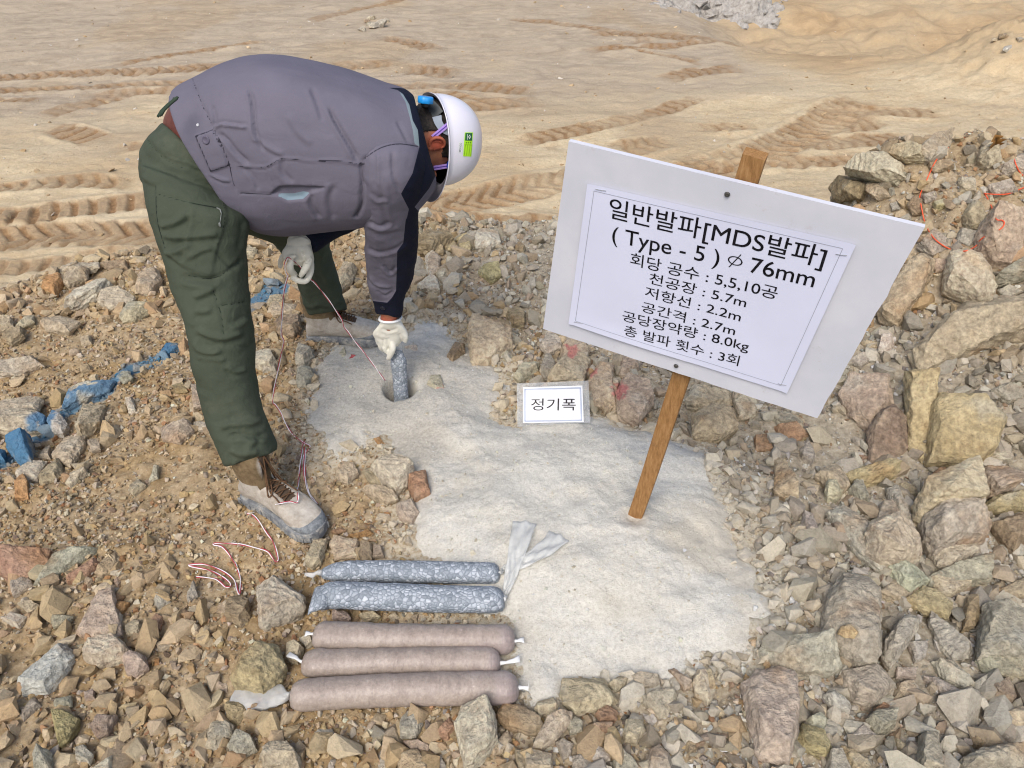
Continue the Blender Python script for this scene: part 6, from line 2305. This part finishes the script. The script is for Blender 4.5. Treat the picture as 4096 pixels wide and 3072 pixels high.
# ---- gloves
m = Mat('cotton_glove', 0.85, 0.2)
gb = m.noise(18, 4)
m.color(m.ramp(gb, [(0.3, srgb(212, 210, 198)), (0.7, srgb(228, 226, 216))])).bump(m.noise(420, 3), 0.3, 0.0015)
MGLOVE = m.m
M2 = lambda r, s=6.379, Y=2.0: r / s / FPX * Y * 1.02
mb = MB()
palm = [((520, 250), (1030, 262), 2.02, .060), ((462, 350), (1082, 352), 2.015, .066), ((452, 420), (1076, 425), 2.01, .064), ((425, 515), (1052, 510), 2.005, .056), ((345, 620), (1075, 640), 2.0, .052), ((300, 720), (1115, 800), 1.998, .05), ((330, 820), (1125, 900), 1.996, .048), ((380, 900), (1085, 1010), 1.996, .044), ((480, 1000), (1020, 1080), 1.998, .03)]
mb.loft(smooth_rings([sec(zg(*a[0]), zg(*a[1]), a[2], a[3], n=28) for a in palm], 3))
fingers = [[(420, 880, 1.985, 78), (520, 830, 1.968, 76), (640, 785, 1.962, 62)],
           [(640, 1290, 1.975, 95), (540, 1180, 1.962, 108), (510, 1060, 1.955, 106), (545, 955, 1.957, 78)],
           [(1010, 860, 1.985, 110), (960, 1000, 1.966, 110), (870, 1160, 1.957, 100), (790, 1290, 1.957, 72)],
           [(1040, 960, 1.995, 100), (1030, 1200, 1.985, 96), (920, 1420, 1.972, 90), (740, 1425, 1.962, 88), (600, 1370, 1.962, 74)],
           [(340, 780, 2.0, 85), (275, 920, 2.01, 78), (262, 1060, 2.02, 66)]]
for ch in fingers:
    p = spline([P(*zg(a_[0], a_[1]), a_[2]) for a_ in ch], 5)
    r = np.interp(np.linspace(0, 1, len(p)), np.linspace(0, 1, len(ch)), [M2(a_[3], Y=a_[2]) for a_ in ch])
    mb.tube(p, r, 14)
    mb.ball(p[-1], r[-1] * 1.0, 10)
v, f = remeshed(mb, 0.0024, 5)
nr = normals(v, f)
G = [([(690, 560), (700, 700), (760, 930)], -0.004, 6, 's'), ([(800, 640), (820, 760), (900, 720)], -0.003, 4, 'r'), ([(840, 960), (960, 950), (1060, 900)], -0.003, 4, 's'), ([(540, 330), (780, 270), (1000, 330)], -0.002, 5, 'r'), ([(520, 680), (590, 700), (650, 650)], -0.002, 5, 's'), ([(560, 1385), (680, 1388)], -0.0015, 2.5, 's'), ([(430, 520), (700, 540), (1050, 515)], -0.002, 6, 's')]
v = fold(v, nr, G, zg)
obj('glove', v, f, MGLOVE, man)

mb = MB()
back = [((286, 335), (588, 335), 2.024, .068, (0, 16)), ((290, 400), (598, 395), 2.026, .068, (0, 10)), ((232, 480), (650, 470), 2.028, .060), ((182, 550), (690, 545), 2.034, .052), ((205, 615), (690, 600), 2.04, .05), ((262, 690), (600, 670), 2.045, .048), ((300, 760), (545, 740), 2.05, .042)]
mb.loft(smooth_rings([sec(zr(*a[0]), zr(*a[1]), *a[2:], n=28) for a in back], 3))
R2 = lambda r, Y: r / 3.607 / FPX * Y * 1.13
fingers = [[(450, 660, 2.035, 62), (470, 770, 2.03, 56), (430, 880, 2.038, 44), (405, 912, 2.048, 36)],
           [(380, 690, 2.04, 58), (370, 780, 2.045, 52), (420, 830, 2.055, 44)],
           [(310, 660, 2.045, 52), (300, 745, 2.055, 46), (340, 790, 2.07, 40)],
           [(250, 600, 2.05, 46), (270, 690, 2.065, 42), (320, 740, 2.085, 38)],
           [(620, 540, 2.03, 52), (660, 600, 2.035, 42), (655, 665, 2.045, 34)]]
for ch in fingers:
    p = spline([P(*zr(a_[0], a_[1]), a_[2]) for a_ in ch], 5)
    r = np.interp(np.linspace(0, 1, len(p)), np.linspace(0, 1, len(ch)), [R2(a_[3], a_[2]) for a_ in ch])
    mb.tube(p, r, 14)
    mb.ball(p[-1], r[-1], 10)
v, f = remeshed(mb, 0.0024, 5)
nr = normals(v, f)
v = fold(v, nr, [([(300, 480), (420, 520), (560, 480)], -0.002, 6, 'r'), ([(400, 620), (420, 740), (400, 800)], -0.003, 5, 's'), ([(330, 640), (340, 760)], -0.003, 4, 's'), ([(230, 560), (300, 600), (380, 600)], 0.002, 8, 'r'), ([(560, 560), (590, 640), (600, 680)], -0.003, 5, 's')], zr)
obj('glove', v, f, MGLOVE, man)
# the white knitted rim of the right glove
c0_, c1_ = P(*zr(290, 330), 2.018), P(*zr(584, 330), 2.018)
rm = sec(zr(286, 332), zr(588, 332), 2.022, .072, (0, 17), n=32)
rm = np.concatenate([rm, rm[:1]])
MB().tube(rm, 0.0042, 8, cap=False).build('glove_cuff', plain('white_rib', srgb(222, 224, 226), 0.8), man)

# ---- boots
def boot(pos, heading, seed, twist=0.0, pitch=0.0):
    L = 0.302
    K_ = 0.93
    ch, sh = math.cos(heading), math.sin(heading)
    X_, Y_, Z_ = np.array([ch, sh, 0]), np.array([-sh, ch, 0]), np.array([0, 0, 1.0])
    w = lambda x, y, z: pos + (X_ * x + Y_ * y) * K_ + Z_ * z
    n = 32
    a = np.arange(n) * 2 * math.pi / n

    def ring(x, hw, top, bottom=0.012, bend=0.0, e=2.6):
        h = (top - bottom) / 2
        cy, sy = np.cos(a), np.sin(a)
        cy, sy = np.sign(cy) * np.abs(cy) ** (2 / e), np.sign(sy) * np.abs(sy) ** (2 / e)
        return [w(x, bend + hw * c_, bottom + h + h * s_) for c_, s_ in zip(cy, sy)]
    bn = lambda x: 0.010 * math.sin(math.pi * x / L) * (1 if seed == 0 else 1)
    mb = MB()
    mb.loft(smooth_rings([ring(x, hw, tp, 0.012, bn(max(x, 0))) for x, hw, tp in ((-0.004, .020, .050), (0.006, .032, .075), (0.04, .037, .095), (0.09, .0375, .105), (0.135, .041, .097), (0.175, .0465, .083), (0.215, .050, .072), (0.25, .0495, .066), (0.278, .043, .057), (0.294, .030, .045), (0.301, .014, .032))], 3))
    shaft = []
    for z, x0, hl, hw in ((.05, .058, .058, .036), (.085, .056, .056, .037), (.115, .055, .058, .041), (.145, .056, .061, .046), (.175, .055, .062, .048), (.20, .052, .058, .046)):
        shaft.append([w(x0 + hl * math.cos(t_), hw * math.sin(t_), z + 0.010 * math.cos(t_)) for t_ in a])
    mb.loft(smooth_rings(shaft, 3))
    v, f = remeshed(mb, 0.0034, 5)
    nr = normals(v, f)
    lx, ly_, lz = (v - pos) @ X_ / K_, (v - pos) @ Y_ / K_, (v - pos) @ Z_
    cap = smooth(lx, 0.205, 0.213)
    gh = 0.020 + 0.30 * np.clip(lx - 0.185, 0, 1)
    guard = smooth(lx, 0.185, 0.195) * (1 - smooth(lz, gh, gh + 0.003))
    v = v + nr * (0.0028 * guard + 0.0012 * (1 - cap) * smooth(lz, 0.03, 0.05) + 0.0012 * fbm(v / 0.03, 3, seed))[:, None]
    tongue_gap = np.abs(ly_ - 0.010 * np.sin(np.pi * np.clip(lx, 0, L) / L)) / (0.020 + 0 * lx)
    lacezone = (lx > 0.085) & (lx < 0.195) & (lz > 0.06)
    v = v - nr * (0.004 * lacezone * (1 - smooth(tongue_gap, 0.7, 1.1)))[:, None]
    m = Mat('boot_leather', 0.85, 0.2)
    q1, q2 = m.noise(14, 5, 0.65), m.noise(70, 4, 0.7)
    c = m.ramp(q1, [(0.25, srgb(138, 126, 112)), (0.5, srgb(168, 160, 148)), (0.75, srgb(196, 190, 180))])
    c = m.mix(0.3, c, m.ramp(q2, [(0.3, srgb(112, 100, 88)), (0.7, srgb(206, 202, 194))]))
    c = m.mix(m.mask(m.attr('upper'), 0.3, 0.7), c, m.ramp(q2, [(0.3, srgb(96, 80, 58)), (0.7, srgb(132, 114, 88))]))
    c = m.mix(m.mask(m.attr('guard'), 0.4, 0.6), c, m.ramp(q2, [(0.3, srgb(84, 90, 96)), (0.7, srgb(150, 154, 156))]))
    c = m.mix(m.mask(m.attr('lace_zone'), 0.4, 0.6), c, srgb(84, 70, 58))
    m.color(c).bump(q2, 0.4, 0.003)
    b = obj('boot', v, f, m.m, man)
    attr(b.data, 'guard', guard)
    attr(b.data, 'upper', smooth(lz - 0.25 * np.clip(lx - 0.05, -0.02, 1) * 0, 0.098, 0.112) * (1 - smooth(lx, 0.10, 0.125)))
    attr(b.data, 'lace_zone', lacezone * (1 - smooth(tongue_gap, 0.7, 1.1)))
    bb = BVHTree.FromPolygons([Vector(p) for p in v], f.tolist())
    # sole
    def srow(z, g):
        r = []
        xs = [(-0.008, .0), (-0.006, .022), (0.004, .034), (0.04, .040), (0.09, .039), (0.135, .043), (0.18, .050), (0.22, .0545), (0.255, .0535), (0.285, .044), (0.303, .028), (0.309, .010), (0.3095, 0)]
        for x, y in xs: r.append((x, bn(max(x, 0)) + (y + g)))
        for x, y in xs[-2:0:-1]: r.append((x, bn(max(x, 0)) - (y + g)))
        return [w(x, y, z + (0.010 * smooth(np.array(x), 0.24, 0.31)) + 0) for x, y in r]
    ms = MB().loft([srow(-0.012, -0.004), srow(-0.010, 0), srow(0.010, 0.0012), srow(0.019, 0.0), srow(0.022, -0.004)])
    for x in np.arange(0.0, 0.30, 0.021):
        for sg in (-1, 1):
            hw = np.interp(x, [0, .04, .09, .135, .18, .22, .255, .285, .303], [.034, .040, .039, .043, .050, .0545, .0535, .044, .028])
            ms.box(w(x, bn(x) + sg * (hw - 0.001), 0.002 + 0.010 * float(smooth(np.array(x), 0.24, 0.31))), np.stack([X_, Y_, Z_]), (0.0065, 0.003, 0.009))
    msm = Mat('boot_sole', 0.85, 0.2)
    msm.color(msm.ramp(msm.noise(40, 5, 0.7), [(0.3, srgb(84, 88, 94)), (0.5, srgb(122, 124, 126)), (0.68, srgb(172, 168, 158))])).bump(msm.noise(90, 4), 0.4, 0.003)
    ms.build('sole', msm.m, b, False)
    # laces criss-crossing over the tongue, with a bow
    ML = plain('lace', srgb(92, 70, 52), 0.8, 0.15, 0.25, 120)
    def drop(x, y, lift=0.003):
        h = bb.ray_cast(Vector(w(x, y, 0.4)), Vector((0, 0, -1)))
        return np.array(h[0]) + Z_ * lift if h[0] is not None else w(x, y, 0.1)
    ml = MB()
    for i, x in enumerate((0.185, 0.166, 0.147, 0.128, 0.112)):
        y0 = bn(x)
        ml.tube(spline([drop(x, y0 - 0.020, .002), drop(x - 0.004, y0, .005), drop(x - 0.013, y0 + 0.020, .002)], 4), 0.0021, 7)
        ml.tube(spline([drop(x, y0 + 0.020, .002), drop(x - 0.006, y0, .007), drop(x - 0.013, y0 - 0.020, .002)], 4), 0.0021, 7)
    y0 = bn(0.11)
    for sg in (-1, 1):
        ml.tube(spline([drop(0.112, y0, .008), drop(0.122, y0 + sg * 0.020, .012), drop(0.140, y0 + sg * 0.036, .006), drop(0.148, y0 + sg * 0.028, .008), drop(0.130, y0 + sg * 0.010, .012), drop(0.114, y0, .010)], 6), 0.0021, 7)
        ml.tube(spline([drop(0.112, y0, .009), drop(0.135, y0 + sg * 0.024, .009), drop(0.165, y0 + sg * 0.030, .004), drop(0.185, y0 + sg * 0.034, .003)], 6), 0.0020, 7)
    ml.build('laces', ML, b)
    # padded tongue with its orange edge
    tg = MB()
    rows = []
    for z, x, hw in ((.080, .120, .022), (.110, .112, .026), (.140, .108, .030), (.165, .106, .031), (.180, .104, .026)):
        rows.append([w(x + 0.004 - 0.014 * (q / 1.0) ** 2 * 1.0, q * hw, z - 0.006 * q * q) for q in np.linspace(-1, 1, 9)] + [w(x - 0.004 - 0.014 * q ** 2, q * hw, z - 0.006 * q * q) for q in np.linspace(1, -1, 9)])
    tg.loft(rows)
    tongue = tg.build('tongue', plain('tongue_leather', srgb(108, 92, 70), 0.85, 0.15, 0.2), b)
    ob = [np.array(rows[-1][i]) for i in range(9)]
    MB().tube([p_ + Z_ * 0.001 for p_ in ob], 0.0034, 8).build('orange_edging', plain('orange_edging', srgb(226, 104, 40), 0.7, 0.2), tongue)
    return b, bb


hN = hit(998, 1990)
hF = hit(1240, 1352)
zN = 0.014 + float(np.mean(ground_smooth(np.array([hN[0], hN[0] + 0.2]), np.array([hN[1], hN[1] - 0.1]))))
zF = 0.014 + float(np.mean(ground_smooth(np.array([hF[0], hF[0] + 0.25]), np.array([hF[1], hF[1]]))))
BN, BNB = boot(np.array([hN[0], hN[1], zN]), math.radians(-33), 0)
BF, BFB = boot(np.array([hF[0], hF[1], zF]), math.radians(-3), 1)

# ---- the red and white detonator wire, from the hole through the left hand and down over the boot
wl = []
air = [(1015, 1395, 2.06), (940, 1290, 2.055), (850, 1170, 2.05), (760, 1060, 2.045), (710, 990, 2.04), (675, 945, 2.035), (655, 885, 2.03), (600, 800, 2.02), (520, 690, 2.01), (430, 580, 1.99), (408, 563, 1.985), (375, 525, 1.98)]
wl += [P(*z4(x, y), Y) for x, y, Y in air]
wl += [P(*z4(x, y), Y) for x, y, Y in ((330, 470, 1.985), (285, 420, 1.982), (235, 385, 1.958), (212, 374, 1.955), (190, 410, 1.947), (184, 450, 1.944), (196, 500, 1.942), (209, 528, 1.940))]
down = [(190, 600), (175, 680), (160, 900), (158, 1020), (176, 1070), (150, 1200), (110, 1400), (85, 1560), (110, 1600), (150, 1659)]
for i, (x, y) in enumerate(down):
    wl.append(P(*z4(x, y), 1.935 - 0.06 * i / len(down)))
g0 = wl[-1]
for i, p in enumerate([(800, 100), (880, 230), (1000, 330)]):
    q = lay(*zb(*p), lift=0.012)
    a_ = P(*zb(*p), 1.85)
    t_ = (i + 1) / 3
    wl.append(a_ * (1 - t_) + q * t_)
bx = (BNB,)
for p in [(1080, 375), (1040, 430), (1008, 500), (1010, 650), (1040, 820), (1090, 930), (1160, 1005), (1120, 960), (1062, 880), (1028, 700), (1022, 500), (1020, 345), (1000, 345), (978, 520), (948, 800), (945, 900), (945, 965), (930, 1000), (850, 985), (730, 1010), (560, 1070), (430, 1115), (385, 1120), (440, 1130), (510, 1200), (600, 1330), (680, 1450), (725, 1620), (700, 1650), (660, 1600), (600, 1530), (450, 1490), (280, 1455), (40, 1445), (20, 1465), (100, 1480), (170, 1550), (240, 1655)]:
    wl.append(lay(*zb(*p), extra=bx, lift=0.012))
z6 = lambda x, y: (x / 1.58, 2200 + y / 1.58)
for p in [(1440, 0), (1490, 90), (1520, 190), (1515, 275), (1500, 250), (1480, 190), (1400, 130), (1290, 90), (1200, 92), (1215, 104), (1330, 130), (1420, 180), (1460, 220), (1430, 235), (1390, 200), (1350, 180), (1240, 170)][1:]:
    wl.append(lay(*z6(*p), lift=0.012))
cen = spline(wl, 6)
tang = np.gradient(cen, axis=0); tang /= np.linalg.norm(tang, axis=1)[:, None] + 1e-12
arc = np.concatenate([[0], np.cumsum(np.linalg.norm(np.diff(cen, axis=0), axis=1))])
e1 = np.cross(tang, [0.3, 0.9, 0.2]); e1 /= np.linalg.norm(e1, axis=1)[:, None] + 1e-12
e2 = np.cross(tang, e1)
ph = arc / 0.16 * 2 * math.pi + 2.0 * np.sin(arc * 3)
o_ = (np.cos(ph)[:, None] * e1 + np.sin(ph)[:, None] * e2) * 0.0014
wire = empty('detonator_wire', cen[0], 'thin red and white wire from the drill hole through the left hand to the ground', 'wire')
MB().tube(cen + o_, 0.0013, 6).build('white_strand', plain('white_wire', srgb(226, 222, 226), 0.4, 0.4, 0.03), wire)
MB().tube(cen - o_, 0.0011, 6).build('red_strand', plain('red_wire', srgb(176, 52, 68), 0.4, 0.4, 0.05), wire)
